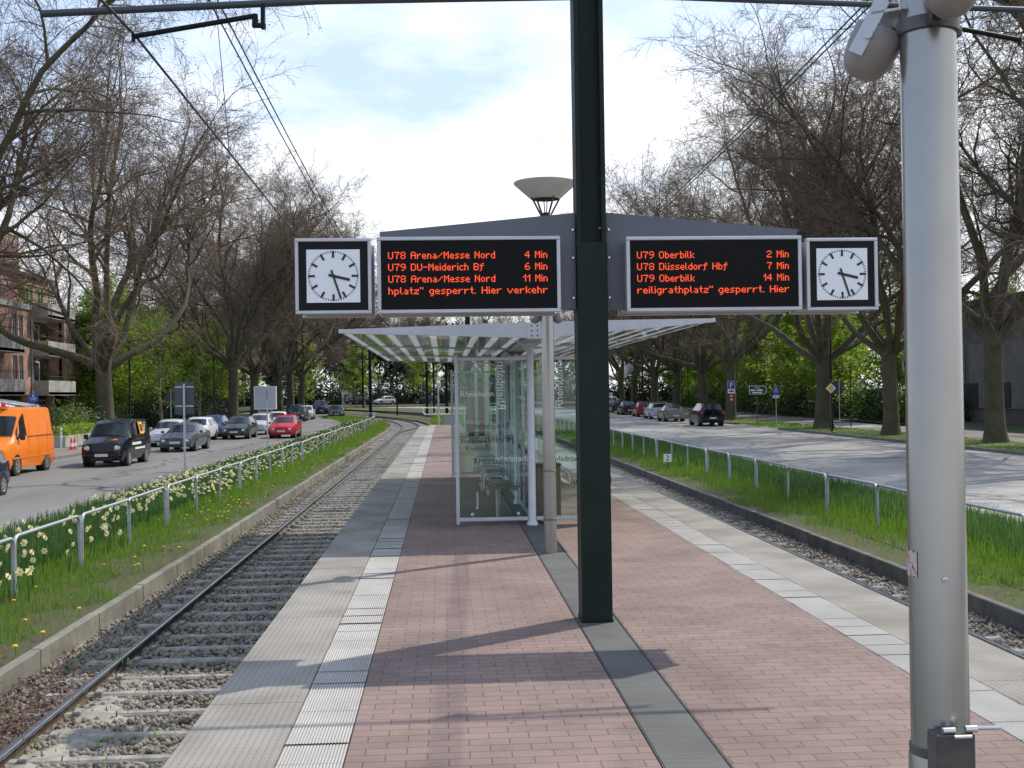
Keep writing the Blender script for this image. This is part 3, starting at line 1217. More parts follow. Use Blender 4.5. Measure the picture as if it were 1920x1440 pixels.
def samp(x0, x1, y0, y1, edge=None):
    def f(r, n):
        y = y0 * (y1 / y0) ** r.random(n)
        x = r.uniform(x0, x1, n)
        x = x + np.array([off_track(q) for q in y])
        return x, y
    return f


def samp_wall(x0, x1, y0, y1):
    """thinner and patchy towards the wall at x1"""
    def f(r, n):
        y = y0 * (y1 / y0) ** r.random(n)
        u = r.random(n) ** 1.35
        bald = (np.sin(y * 1.3) + np.sin(y * .53 + 1) + np.sin(y * 2.9 + 2)) * .13
        u = np.where(u > .72 + bald, u * r.random(n), u)
        return x0 + (x1 - x0) * u + np.array([off_track(q) for q in y]), y
    return f


blades('grass', MAT['blade'], samp_wall(-6.3, -4.2, 9, 120), 70000, .04, .14, .008, 21, 'short bright green grass below the left railing beside the track wall', 'grass')
blades('grass', MAT['blade'], samp(-8.3, -5.6, 12, 130), 42000, .10, .26, .010, 22, 'tall green grass among the daffodils along the left road', 'grass')
blades('grass', MAT['blade'], samp(7.9, 10.2, 12, 110), 36000, .12, .36, .009, 29, 'fresh green grass mixed among the dark leaves along the right road', 'grass')
blades('daffodil_leaves', MAT['blade_dark'], samp(-8.2, -6.0, 12, 100), 26000, .20, .38, .012, 23, 'dark green upright daffodil leaves along the left road', 'leaves', lean=.2)
blades('grass', MAT['blade'], samp_wall(8.9, 6.5, 11, 120), 62000, .05, .19, .009, 24, 'bright green grass below the right railing beside the track wall', 'grass')
blades('daffodil_leaves', MAT['blade_dark'], samp(8.25, 10.2, 14, 110), 42000, .18, .38, .012, 25, 'dense dark green leaves of faded daffodils along the right road', 'leaves', lean=.2)
blades('grass', MAT['blade'], samp(22.2, 25.9, 38, 130), 16000, .05, .12, .012, 26, 'patchy grass round the tree trunks beside the right road', 'grass')
blades('grass', MAT['blade'], lambda r, n: (r.uniform(-1.2, 3.2, n) + np.array([0.0] * n), r.uniform(66, 125, n)), 9000, .08, .22, .012, 27, 'rough grass between the tracks beyond the platform end', 'grass')
blades('grass', MAT['blade'], lambda r, n: (r.uniform(-4.1, -1.4, n), 7.0 * 9 ** r.random(n)), 1500, .02, .07, .012, 28, 'scattered weeds growing in the left ballast', 'weeds')


def daffodil_mesh():
    mb = MB()
    mb.tube([(0, 0, 0), (.005, 0, .2), (.012, -.006, .33)], .004, 4, mi=0)
    for a, h in ((.3, .3), (2.2, .34), (4.2, .27)):
        c, s = math.cos(a), math.sin(a)
        mb.add([(-s * .008, c * .008, 0), (s * .008, -c * .008, 0), (c * .06 + s * .005, s * .06 - c * .005, h), (c * .06 - s * .005, s * .06 + c * .005, h)], [(0, 1, 2, 3)], 0)
    ctr = Vector((.012, -.02, .345))
    ax = Vector((.1, -.92, .3)).normalized()
    u = ax.cross(Vector((0, 0, 1))).normalized()
    w = ax.cross(u)
    for k in range(6):
        a = k * PI / 3
        d = u * math.cos(a) + w * math.sin(a)
        e = u * -math.sin(a) + w * math.cos(a)
        mb.add([ctr, ctr + d * .028 + e * .019, ctr + d * .052 + ax * .004, ctr + d * .028 - e * .019], [(0, 1, 2, 3)], 1)
    rot = ax.to_track_quat('Z', 'Y').to_matrix()
    mb.lathe([(.008, 0), (.015, .018), (.020, .024)], 7, ctr, rot, 2, cap=False)
    return mb


daf = daffodil_mesh().build('daffodil', [MAT['blade_dark'], MAT['petal'], MAT['cup']])
tag(daf, 'pale yellow daffodil in flower behind the left railing', 'daffodil', 'daffodils in flower along the left road')
n = 0
r = np.random.default_rng(5)
while n < 300:
    y = 12.5 * (36 / 12.5) ** (r.random() ** 1.15)
    if n % 3 == 0:
        cx = r.uniform(-7.9, -5.6)
        cy = y
    x, yy = cx + r.normal(0, .22), cy + r.normal(0, .35)
    if not -8.2 < x < -5.2:
        continue
    o = daf if n == 0 else daf.copy()
    if n:
        COL.objects.link(o)
    o.location = (x, yy, gz(yy) + .05)
    o.rotation_euler = (r.normal(0, .08), r.normal(0, .08), r.uniform(-1.3, 1.3))
    s = r.uniform(.85, 1.25)
    o.scale = (s * 1.05, s * 1.05, s)
    n += 1


def far_flowers(name, mat, sampler, n, size, h, label, cat, seed):
    r = np.random.default_rng(seed)
    x, y = sampler(r, n)
    z = np.array([gz(q) for q in y]) + h * r.uniform(.7, 1.15, n)
    P = np.stack([x, y, z], 1)
    s = size * r.uniform(.7, 1.2, n)
    octa = np.array([(1, 0, 0), (-1, 0, 0), (0, 1, 0), (0, -1, 0), (0, 0, .7), (0, 0, -.7)])
    fi = np.array([(0, 2, 4), (2, 1, 4), (1, 3, 4), (3, 0, 4), (2, 0, 5), (1, 2, 5), (3, 1, 5), (0, 3, 5)])
    V = P[:, None] + octa[None] * s[:, None, None]
    Fq = fi[None] + 6 * np.arange(n)[:, None, None]
    o = mesh_np(name, V.reshape(-1, 3), Fq.reshape(-1, 3), mat)
    o['kind'] = 'stuff'
    return tag(o, label, cat)


far_flowers('far_daffodils', MAT['petal'], lambda r, n: (r.uniform(-8.1, -5.6, n), 28 * (105 / 28.) ** r.random(n)), 1300, .045, .40, 'pale daffodil heads massed along the far part of the left road', 'flowers', 31)
far_flowers('far_dandelions', MAT['dandelion'], lambda r, n: (r.uniform(-1.1, 3, n), r.uniform(100, 135, n)), 700, .05, .16, 'yellow flowers spread over the meadow beyond the platform end', 'flowers', 32)
far_flowers('far_dandelions', MAT['dandelion'], lambda r, n: (r.uniform(6.7, 8.6, n), r.uniform(26, 70, n)), 160, .022, .12, 'tiny yellow flowers in the grass below the right railing', 'flowers', 33)
mb = MB()
mb.tube([(0, 0, 0), (.004, 0, .1)], .003, 4, mi=0)
mb.lathe([(.004, .09), (.026, .105), (.024, .118), (.008, .124)], 9, mi=1)
dan = mb.build('dandelion', [MAT['blade'], MAT['dandelion']])
tag(dan, 'yellow dandelion head in the short grass above the left track wall', 'dandelion', 'dandelions in the left grass')
for k in range(120):
    y = 9.5 * (26 / 9.5) ** r.random() if k < 22 else 24 + 34 * r.random() ** 1.2
    x = -4.3 - abs(r.normal(0, .6)) if y < 24 else r.uniform(-6.0, -4.5)
    o = dan if k == 0 else dan.copy()
    if k:
        COL.objects.link(o)
    o.location = (x, y, gz(y) + .05)
    s = r.uniform(.7, 1.15)
    o.scale = (s, s, s)


# ------------------------------------------------------------------ hoop railings
def hoop_railing(side, x, y0, y1, pitch, fn):
    t = thing('hoop_railing', 'long row of grey tube hoops forming the railing %s' % ('on the left among the daffodils' if x < 0 else 'on the right along dark green leaves'), 'railing')
    n = int((y1 - y0) / pitch)
    R = .13
    first = None
    for k in range(n):
        ya, yb = y0 + k * pitch + .05, y0 + (k + 1) * pitch - .05
        L = yb - ya
        mb = MB()
        pts = [(0, -L / 2, -.15), (0, -L / 2, .82 - R)]
        for q in range(1, 6):
            a = PI / 2 * q / 5
            pts.append((0, -L / 2 + R - R * math.cos(a), .82 - R + R * math.sin(a)))
        for q in range(0, 6):
            a = PI / 2 * q / 5
            pts.append((0, L / 2 - R + R * math.sin(a), .82 - R + R * math.cos(a)))
        pts += [(0, L / 2, -.15)]
        if first is None:
            mb.tube(pts, .025, 10)
            first = o = mb.build('hoop', MAT['galv'], t, smooth=50)
        else:
            o = first.copy()
            COL.objects.link(o)
            o.parent = t
        yc = (ya + yb) / 2
        o.location = (x + fn(yc) + random.uniform(-.02, .02), yc, gz(yc) + .05 + random.uniform(-.008, .008))
        o.rotation_euler = (random.gauss(0, .004), random.gauss(0, .012), -math.atan((fn(yb) - fn(ya)) / L) + random.gauss(0, .004))
    return t


hoop_railing('left', -5.6, 4.25, 4.25 + 2.75 * 40, 2.75, lambda y: off_track(y))
hoop_railing('right', 7.9, 4.3, 4.3 + 2.72 * 40, 2.72, lambda y: off_track(y))

# ------------------------------------------------------------------ catenary mast with sign bracket
YM = 8.6


def mast(loc, label, panel=True, arms=True, rz=0.0, hgt=6.6):
    t = thing('catenary_mast', label, 'mast', loc, rz)
    mb = MB()
    w, d, tf, tw = .222, .215, .018, .03
    # H section: flanges left and right, web between, open to the camera
    mb.box((-w / 2 + tf / 2, 0, hgt / 2), (tf, d, hgt), .003)
    mb.box((w / 2 - tf / 2, 0, hgt / 2), (tf, d, hgt), .003)
    mb.box((0, 0, hgt / 2), (w - 2 * tf, tw, hgt))
    mb.box((-w / 2 + .024, -d / 2 + .008, hgt / 2 + 1.4), (.02, .014, hgt - 2.82), .002)
    mb.box((w / 2 - .024, -d / 2 + .008, hgt / 2 + 1.4), (.02, .014, hgt - 2.82), .002)
    mb.build('column', MAT['green_steel'], t)
    mb = MB()
    for s in (-1, 1):
        mb.box((0, s * (d / 2 + .004), 2.83 / 2), (w + .006, .007, 2.83), .002)
    mb.build('cover_plate', MAT['green_steel'], t)
    mb = MB()
    mb.box((0, 0, .012), (.240, .245, .024), .004)
    mb.build('base_plate', MAT['green_dark'], t)
    if panel:
        for s in (-1, 1):
            mb = MB()
            poly = [(s * .118, 2.335), (s * .118, 3.06), (s * 1.575, 2.925), (s * 1.575, 2.335)]
            if s > 0:
                poly = poly[::-1]
            mb.prism(poly, -.055, .055)
            o = mb.build('sign_bracket', MAT['panel'], t)
            mb = MB()
            for z in (2.42, 2.72, 2.93):
                mb.lathe([(.011, -.006), (.011, .004), (.006, .008)], 10, (s * .135, -.06, z), Matrix.Rotation(PI / 2, 3, 'X'))
            mb.build('bolt', MAT['steel_bright'], o)
        mb = MB()
        for s in (-1, 1):
            mb.lathe([(.012, -.006), (.012, .004), (.007, .01)], 10, (s * .075, -.028, 2.945), Matrix.Rotation(PI / 2, 3, 'X'))
        mb.build('bolt', MAT['steel_bright'], t)
    if arms:
        mb = MB()
        mb.tube([(-.1, .02, 4.712), (-2.0, 0, 4.662), (-4.03, 0, 4.555)], .027, 10)
        mb.build('cantilever_arm', MAT['arm_grey'], t, smooth=50)
        mb = MB()
        mb.tube([(.1, .02, 4.73), (2.25, 0, 4.655), (4.2, 0, 4.60)], .022, 10)
        mb.build('cantilever_arm', MAT['arm_grey'], t, smooth=50)
        for s, xa in ((-1, -2.42), (1, 2.42)):
            mb = MB()
            mb.box((xa, 0, 4.55), (.03, .05, .2), .004)
            mb.box((xa + s * .03, 0, 4.475), (.1, .04, .03), .004)
            mb.tube([(xa + s * .06, 0, 4.56), (xa + s * .06, 0, 4.49)], .022, 8)
            o = mb.build('arm_bracket', MAT['green_dark'], t)
            mb = MB()
            mb.tube([(xa + s * .07, 0, 4.545), (xa + s * .95, 0, 4.39)], .02, 8)
            mb.tube([(xa + s * .95, 0, 4.41), (xa + s * .95, 0, 4.35)], .014, 8)
            mb.build('registration_arm', MAT['green_dark'], t, smooth=50)
    return t


mast_near = mast((1.118, YM, 0), 'dark green steel mast carrying the two orange departure boards and clocks', True)
mast_far = mast((1.13, 52.5, 0), 'dark green steel mast standing behind the glass shelter', False)

# ------------------------------------------------------------------ LED boards
GLYPH = {
    'U': ['#...#'] * 6 + ['.###.'],
    '7': ['#####', '....#', '...#.', '..#..', '..#..', '..#..', '..#..'],
    '8': ['.###.', '#...#', '#...#', '.###.', '#...#', '#...#', '.###.'],
    '9': ['.###.', '#...#', '#...#', '.####', '....#', '...#.', '.##..'],
    '6': ['..##.', '.#...', '#....', '####.', '#...#', '#...#', '.###.'],
    '4': ['...#.', '..##.', '.#.#.', '#..#.', '#####', '...#.', '...#.'],
    '2': ['.###.', '#...#', '....#', '..##.', '.#...', '#....', '#####'],
    '1': ['..#', '.##', '#.#', '..#', '..#', '..#', '..#'],
    'A': ['.###.', '#...#', '#...#', '#####', '#...#', '#...#', '#...#'],
    'M': ['#...#', '##.##', '#.#.#', '#.#.#', '#...#', '#...#', '#...#'],
    'N': ['#...#', '##..#', '#.#.#', '#.#.#', '#..##', '#...#', '#...#'],
    'D': ['####.', '#...#', '#...#', '#...#', '#...#', '#...#', '####.'],
    'B': ['####.', '#...#', '#...#', '####.', '#...#', '#...#', '####.'],
    'H': ['#...#', '#...#', '#...#', '#####', '#...#', '#...#', '#...#'],
    'O': ['.###.', '#...#', '#...#', '#...#', '#...#', '#...#', '.###.'],
    'a': ['....', '....', '.##.', '...#', '.###', '#..#', '.###'],
    'b': ['#...', '#...', '###.', '#..#', '#..#', '#..#', '###.'],
    'c': ['....', '....', '.###', '#...', '#...', '#...', '.###'],
    'd': ['...#', '...#', '.###', '#..#', '#..#', '#..#', '.###'],
    'e': ['....', '....', '.##.', '#..#', '####', '#...', '.###'],
    'f': ['..##', '.#..', '####', '.#..', '.#..', '.#..', '.#..', '#...'],
    'g': ['....', '....', '.###', '#..#', '#..#', '#..#', '.###', '...#', '.##.'],
    'h': ['#...', '#...', '###.', '#..#', '#..#', '#..#', '#..#'],
    'i': ['#', '.', '#', '#', '#', '#', '#'],
    'k': ['#...', '#...', '#..#', '#.#.', '##..', '#.#.', '#..#'],
    'l': ['#.', '#.', '#.', '#.', '#.', '#.', '.#'],
    'n': ['....', '....', '###.', '#..#', '#..#', '#..#', '#..#'],
    'o': ['....', '....', '.##.', '#..#', '#..#', '#..#', '.##.'],
    'p': ['....', '....', '###.', '#..#', '#..#', '#..#', '###.', '#...', '#...'],
    'r': ['....', '....', '#.##', '##..', '#...', '#...', '#...'],
    's': ['....', '....', '.###', '#...', '.##.', '...#', '###.'],
    't': ['.#.', '.#.', '###', '.#.', '.#.', '.#.', '..#'],
    'u': ['....', '....', '#..#', '#..#', '#..#', '#..#', '.###'],
    'v': ['.....', '.....', '#...#', '#...#', '.#.#.', '.#.#.', '..#..'],
    'z': ['....', '....', '####', '...#', '.##.', '#...', '####'],
    'ü': ['#..#', '....', '#..#', '#..#', '#..#', '#..#', '.###'],
    '/': ['.....', '....#', '...#.', '..#..', '.#...', '#....', '.....'],
    '-': ['....', '....', '....', '####', '....', '....', '....'],
    '.': ['.', '.', '.', '.', '.', '.', '#'],
    '"': ['#.#', '#.#', '...', '...', '...', '...', '...'],
    ' ': ['...'] * 7,
}


def led_width(s):
    return sum(len(GLYPH[c][0]) + 1 for c in s) - 1


def led_line(mb, s, x, z, p, px=None, y=0.0):
    px = px or p
    for c in s:
        g = GLYPH[c]
        for r_, row in enumerate(g):
            for k, ch in enumerate(row):
                if ch == '#':
                    xx, zz = x + k * px, z - r_ * p
                    d = p * .43
                    mb.add([(xx - px * .46, y, zz - d), (xx + px * .46, y, zz - d), (xx + px * .46, y, zz + d), (xx - px * .46, y, zz + d)], [(0, 1, 2, 3)])
        x += (len(g[0]) + 1) * px


def frame_ring(mb, W, H, b, y0, y1, mi=0):
    """rectangular ring of four mitred bars, centred on the origin in x and z"""
    mb.box((0, (y0 + y1) / 2, H / 2 - b / 2), (W, y1 - y0, b), .004, mi=mi)
    mb.box((0, (y0 + y1) / 2, -H / 2 + b / 2), (W, y1 - y0, b), .004, mi=mi)
    mb.box((-W / 2 + b / 2, (y0 + y1) / 2, 0), (b, y1 - y0 - .003, H - 2 * b), .003, mi=mi)
    mb.box((W / 2 - b / 2, (y0 + y1) / 2, 0), (b, y1 - y0 - .003, H - 2 * b), .003, mi=mi)


YF_ = 8.36                                  # front face of the boards


def departure_board(x0, x1, z0, z1, rows, label):
    W, H, D = x1 - x0, z1 - z0, .46
    t = thing('departure_board', label, 'display board', ((x0 + x1) / 2, YF_, (z0 + z1) / 2))
    mb = MB()
    mb.box((0, D / 2, 0), (W - .03, D - .06, H - .03), .004)
    mb.build('case', MAT['alu'], t)
    for y, s in ((0, 1), (D, -1)):
        mb = MB()
        frame_ring(mb, W, H, .026, y, y + s * .05) if s > 0 else frame_ring(mb, W, H, .026, y - .05, y)
        mb.build('frame', MAT['alu_light'], t)
    mb = MB()
    mb.box((0, .02, 0), (W - .05, .014, H - .05))
    sc_ = mb.build('screen', MAT['screen'], t)
    p = .00735
    mb = MB()
    ztop = H / 2 - .112
    xa, xb = -W / 2 + .082, W / 2 - .092
    for k, (a, b) in enumerate(rows):
        z = ztop - k * .0862
        wl_ = led_width(a)
        px = p
        if not b:
            px = (xb - xa) / wl_
        else:
            px = p * 1.02
        led_line(mb, a, xa, z, p, px, .0118)
        if b:
            led_line(mb, b, xb - led_width(b) * px, z, p, px, .0118)
    mb.build('lettering', MAT['led'], sc_)
    return t


departure_board(-.469, .868, 2.306, 2.862, [('U78 Arena/Messe Nord', '4 Min'), ('U79 DU-Meiderich Bf', '6 Min'), ('U78 Arena/Messe Nord', '11 Min'), ('hplatz" gesperrt. Hier verkehr', None)],
                'left LED departure board listing U78 Arena/Messe Nord in orange')
departure_board(1.357, 2.668, 2.300, 2.852, [('U79 Oberbilk', '2 Min'), ('U78 Düsseldorf Hbf', '7 Min'), ('U79 Oberbilk', '14 Min'), ('reiligrathplatz" gesperrt. Hier', None)],
                'right LED departure board listing U79 Oberbilk in orange')


def station_clock(xc, zc, S, label):
    D = .46
    t = thing('station_clock', label, 'clock', (xc, YF_, zc))
    mb = MB()
    mb.box((0, D / 2, 0), (S - .03, D - .06, S - .03), .004)
    mb.build('case', MAT['alu'], t)
    for y0, y1 in ((0, .05), (D - .05, D)):
        mb = MB()
        frame_ring(mb, S, S, .024, y0, y1)
        mb.build('frame', MAT['alu_light'], t)
    mb = MB()
    mb.box((0, .022, 0), (S - .046, .012, S - .046))
    mb.build('face_surround', MAT['black_glossy'], t)
    mb = MB()
    F = .385
    mb.box((0, .014, 0), (F, .006, F))
    dial = mb.build('dial', MAT['dial'], t)
    mb = MB()
    for k in range(60):
        a = 2 * PI * k / 60
        big = k % 5 == 0
        ro, ri, w = .182, (.132 if big else .170), (.017 if big else .0072)
        rot = Matrix.Rotation(a, 3, 'Y')
        mb.box(rot @ Vector((0, .0098, (ro + ri) / 2)), (w, .0012, ro - ri), 0, rot)
    mb.build('tick_marks', MAT['black'], dial)

    def hand(nm, deg, l0, l1, w, y):
        mb = MB()
        rot = Matrix.Rotation(math.radians(deg), 3, 'Y')
        mb.box(rot @ Vector((0, y, (l1 - l0) / 2)), (w, .0014, l1 + l0), 0, rot)
        mb.lathe([(w * .7, -.001), (w * .7, .001)], 12, (0, y - .001, 0), Matrix.Rotation(PI / 2, 3, 'X'))
        mb.build(nm, MAT['black'], dial)
    hand('hour_hand', 103.5, .035, .122, .020, .0082)
    hand('minute_hand', 162, .045, .172, .0145, .0066)
    return t


station_clock(-.787, 2.582, .548, 'square station clock hanging left of the U78 departure board')
station_clock(2.975, 2.564, .538, 'square station clock hanging right of the U79 departure board')


# ------------------------------------------------------------------ lamp posts with uplights and reflector
def lamp_post(x, y, label, rz=0.0, latch=False, r0=.0685):
    t = thing('lamp_post', label, 'lamp post', (x, y, 0), rz)
    mb = MB()
    mb.lathe(([(r0 + .007, .0), (r0 + .006, .84), (r0 + .001, .85), (r0, .855)] if latch else [(r0, 0), (r0, .5)]) + [(r0 - .003, 3.0), (r0 - .010, 3.56), (r0 - .010, 3.58)], 40)
    for z in (.42, 1.5):
        pass
    mb.build('pole', MAT['pole_paint'], t, smooth=40)
    for z in (.36, .88) if not latch else (.855,):
        mb = MB()
        mb.lathe([(r0 + .0005, z - .012), (r0 + .004, z - .010), (r0 + .004, z + .010), (r0 + .0005, z + .012)], 40, cap=False)
        mb.build('band', MAT['steel_dark'] if latch else MAT['bin'], t, smooth=40)
    mb = MB()
    mb.tube([(-.02, -r0 - .006, 2.60), (-.03, -r0 - .03, 2.66), (-.01, -r0 - .05, 2.70)], .006, 6)
    mb.build('cable', MAT['black'], t)
    mb = MB()
    mb.lathe([(r0 - .001, 2.548), (r0 + .006, 2.55), (r0 + .006, 2.58), (r0 - .001, 2.582)], 32, cap=False)
    for k in range(3):
        a = k * 2 * PI / 3 + .3
        mb.box((math.cos(a) * (r0 + .012), math.sin(a) * (r0 + .012), 2.565), (.03, .03, .03), .004)
    mb.build('collar', MAT['steel_dark'], t, smooth=40)
    for deg in ((268, 146) if latch else (252, 15, 138)):
        a = math.radians(deg)
        rot = Matrix.Rotation(a, 3, 'Z')
        mb = MB()
        tilt = rot @ Matrix.Rotation(math.radians(-28), 3, 'Y')
        c = rot @ Vector((r0 + .062, 0, 2.625 if deg in (268, 252) else 2.54))
        mb.lathe([(0, -.080), (.026, -.077), (.046, -.062), (.058, -.036), (.062, 0), (.062, .044), (.058, .048), (.053, .040)], 28, c, tilt, cap=False)
        head = mb.build('floodlight', MAT['lamp_shell'], t, smooth=50)
        mb = MB()
        mb.lathe([(0, .04), (.050, .04)], 24, c, tilt, cap=False)
        mb.build('glass', MAT['lens'], head)
        mb = MB()
        zy = 2.575 if deg not in (268, 252) else 2.65
        for s in (-1, 1):
            mb.box(rot @ Vector((r0 + .056, s * .061, zy)), (.036, .004, .135), 0, rot @ Matrix.Rotation(math.radians(-30), 3, 'Y'))
        mb.box(rot @ Vector((r0 + .015, 0, zy + .03)), (.07, .126, .006), 0, rot)
        for s in (-1, 1):
            mb.lathe([(.011, -.006), (.011, .006)], 10, rot @ Vector((r0 + .056, s * .064, zy - .02)), rot @ Matrix.Rotation(PI / 2, 3, 'X'))
        mb.build('yoke', MAT['alu_light'], head)
    # inverted cone reflector held by struts
    mb = MB()
    mb.lathe([(.155, 3.79), (.338, 3.955), (.341, 3.965), (.338, 3.972), (.1, 3.985), (.0, 3.99)], 44, cap=False)
    mb.build('reflector', MAT['reflector_paint'], t, smooth=35)
    mb = MB()
    mb.lathe([(r0 - .01, 3.575), (r0 + .005, 3.60), (r0 - .02, 3.635), (.02, 3.65), (0, 3.65)], 24, cap=False)
    for k in range(4):
        a = k * PI / 2 + .2
        mb.tube([(math.cos(a) * .055, math.sin(a) * .055, 3.61), (math.cos(a) * .17, math.sin(a) * .17, 3.80)], .011, 8)
    for s in (-1, 1):
        mb.tube([(s * .01, 0, 3.64), (s * .02, 0, 3.80)], .006, 6)
    mb.build('reflector_bracket', MAT['steel_dark'], t, smooth=40)
    if latch:
        mb = MB()
        mb.box((-.020, -r0 - .036, .72), (.090, .055, .41), .003)
        o = mb.build('lock_box', MAT['steel_dark'], t)
        mb = MB()
        yb_ = -r0 - .052
        mb.tube([(-.046, yb_, .932), (-.018, yb_, .932)], .0075, 10)
        mb.tube([(.006, yb_, .934), (.032, yb_, .934)], .0085, 10)
        mb.tube([(.027, yb_, .936), (.080, yb_ - .01, .938)], .0052, 10)
        mb.tube([(-.028, yb_ - .02, .923), (.012, yb_ - .02, .923)], .004, 8)
        mb.build('bolt_handle', MAT['steel_bright'], o, smooth=40)
        # torn sticker on the pole
        V, Fq = [], []
        for k in range(7):
            a = math.radians(160 + 7.5 * k)
            zt = 1.325 + .004 * math.sin(k * 2.1)
            zb = 1.262 + (.006 if k % 2 else 0)
            for z in (zb, zt):
                V.append((math.cos(a) * (r0 + .0012), math.sin(a) * (r0 + .0012), z - .0))
        for k in range(6):
            Fq.append((2 * k, 2 * k + 2, 2 * k + 3, 2 * k + 1))
        sm = pbr('sticker', (.52, .47, .45), .6, var=(34, .3), col2=(.48, .36, .35))
        st_ = mesh_np('sticker', V, Fq, sm, t)
        mb = MB()
        for (d0, z0, d1, z1, w_) in ((168, 1.318, 182, 1.308, .006), (176, 1.300, 196, 1.286, .004), (184, 1.284, 190, 1.268, .005), (190, 1.300, 203, 1.275, .004), (165, 1.29, 172, 1.27, .004)):
            q0 = [math.cos(math.radians(d0)) * (r0 + .002), math.sin(math.radians(d0)) * (r0 + .002), z0]
            q1 = [math.cos(math.radians(d1)) * (r0 + .002), math.sin(math.radians(d1)) * (r0 + .002), z1]
            mb.add([q0, q1, (q1[0], q1[1], q1[2] - w_), (q0[0], q0[1], q0[2] - w_)], [(0, 1, 2, 3)])
        mb.build('print', pbr('sticker_red', (.30, .03, .05), .6), st_)
        V = []
        for k in range(4):
            a = math.radians(150 + 6 * k)
            for z in (1.735 + .012 * k, 1.845 - .034 * k):
                V.append((math.cos(a) * (r0 + .003), math.sin(a) * (r0 + .003), z))
        mesh_np('torn_paper', V, [(2 * k, 2 * k + 2, 2 * k + 3, 2 * k + 1) for k in range(3)], MAT['white'], t)
        mb = MB()
        mb.lathe([(.006, 0), (.006, .004), (.003, .006)], 10, (-.012, -r0 + .001, 1.265), Matrix.Rotation(PI / 2, 3, 'X'))
        mb.build('screw', MAT['steel_bright'], t)
    return t


lamp_near = lamp_post(1.163, 2.66, 'big pale grey lamp post in the right foreground with torn sticker and lock box', 0, True, .0665)
lamp_mid = lamp_post(1.12, 12.25, 'pale grey lamp post in front of the glass shelter with cone reflector on top', .25)
lamp_post(1.13, 30.2, 'grey lamp post rising behind the shelter roof', .7)
lamp_post(1.13, 40.0, 'grey lamp post farther back, seen through the shelter glass', .2)

# ------------------------------------------------------------------ glass shelter
SY0, SY1 = 14.9, 23.7
sh = thing('tram_shelter', 'glass tram shelter with flat wing roof and Rheinbahn lettering on its panes', 'shelter', (XC, SY0, 0))
L = SY1 - SY0
for k, y in enumerate((0, L / 3, 2 * L / 3, L)):
    mb = MB()
    mb.lathe([(.075, .0), (.07, .03), (.052, .07), (.052, 2.30), (.046, 2.33)], 24, (0, y, 0))
    o = mb.build('column', MAT['alu_light'], sh, smooth=40)
    mb = MB()
    mb.prism([(-.24, 2.44), (-.07, 2.30), (.07, 2.30), (.24, 2.44)], y - .04, y + .04)
    mb.build('column_head', MAT['panel'] if k else MAT['alu_light'], o)
# roof beams and glass
RB0, RB1 = -1.2, 10.1                       # roof begins in front of the wall and ends behind it
for k, y in enumerate((-1.2, 2.6, 6.4, RB1)):
    for s in (-1, 1):
        mb = MB()
        xe = 2.36 if s < 0 else 2.16
        zt, zc_ = (2.50, 2.56) if s < 0 else (2.585, 2.57)
        poly = [(s * .12, 2.375), (s * .12, zc_), (s * xe, zt), (s * xe, zt - .045)]
        if s > 0:
            poly = poly[::-1]
        mb.prism(poly, y - .03, y + .03)
        o = mb.build('roof_beam', MAT['alu_light'], sh)
    mb = MB()
    mb.box((0, y, 2.46), (.25, .075, .20), .004)
    o = mb.build('joint_plate', MAT['alu_light'], sh)
    mb = MB()
    for i in (-1, 0, 1):
        for j in (-1, 0, 1):
            mb.lathe([(.011, 0), (.011, .006), (.006, .009)], 8, (i * .07, y - .037, 2.46 + j * .06), Matrix.Rotation(PI / 2, 3, 'X'))
    mb.build('bolt', MAT['steel_dark'], o)
for s in (-1, 1):
    xe = 2.36 if s < 0 else 2.16
    mb = MB()
    z_in, z_out = 2.40, (2.47 if s < 0 else 2.555)
    V = [(s * .07, RB0 + .04, z_in), (s * (xe - .02), RB0 + .04, z_out), (s * (xe - .02), RB1 - .04, z_out), (s * .07, RB1 - .04, z_in)]
    mb.add(V + [(a, b, c + .012) for a, b, c in V], [(0, 1, 2, 3), (7, 6, 5, 4), (0, 4, 5, 1), (2, 6, 7, 3), (1, 5, 6, 2), (0, 3, 7, 4)])
    pane = mb.build('roof_pane', MAT['roof_glass'], sh)
    mb = MB()
    mb.box((s * (xe - .01), (RB0 + RB1) / 2, z_out + .02), (.03, RB1 - RB0, .03), .004)
    for i in (.33, .66):
        x = s * (.13 + (xe - .16) * i)
        mb.box((x, (RB0 + RB1) / 2, z_in + (z_out - z_in) * i + .028), (.03, RB1 - RB0 - .08, .03))
    mb.build('roof_bar', MAT['alu_light'], sh)
mb = MB()
mb.box((0, (RB0 + RB1) / 2, 2.40), (.18, RB1 - RB0 - .1, .07), .004)
mb.build('roof_spine', MAT['alu'], sh)


def glass_panel(x0, x1, y0, y1, z0=.10, z1=2.12, base=True):
    """a framed pane standing from (x0, y0) to (x1, y1) in shelter coordinates"""
    a, b = Vector((x0, y0, 0)), Vector((x1, y1, 0))
    d = (b - a)
    ln = d.length
    ang = math.atan2(d.y, d.x)
    rot = Matrix.Rotation(ang, 3, 'Z')
    c = (a + b) / 2
    mb = MB()
    mb.box(c + Vector((0, 0, (z0 + z1) / 2)), (ln - .03, .012, z1 - z0), 0, rot)
    pane = mb.build('glass_pane', MAT['pane'], sh)
    return pane


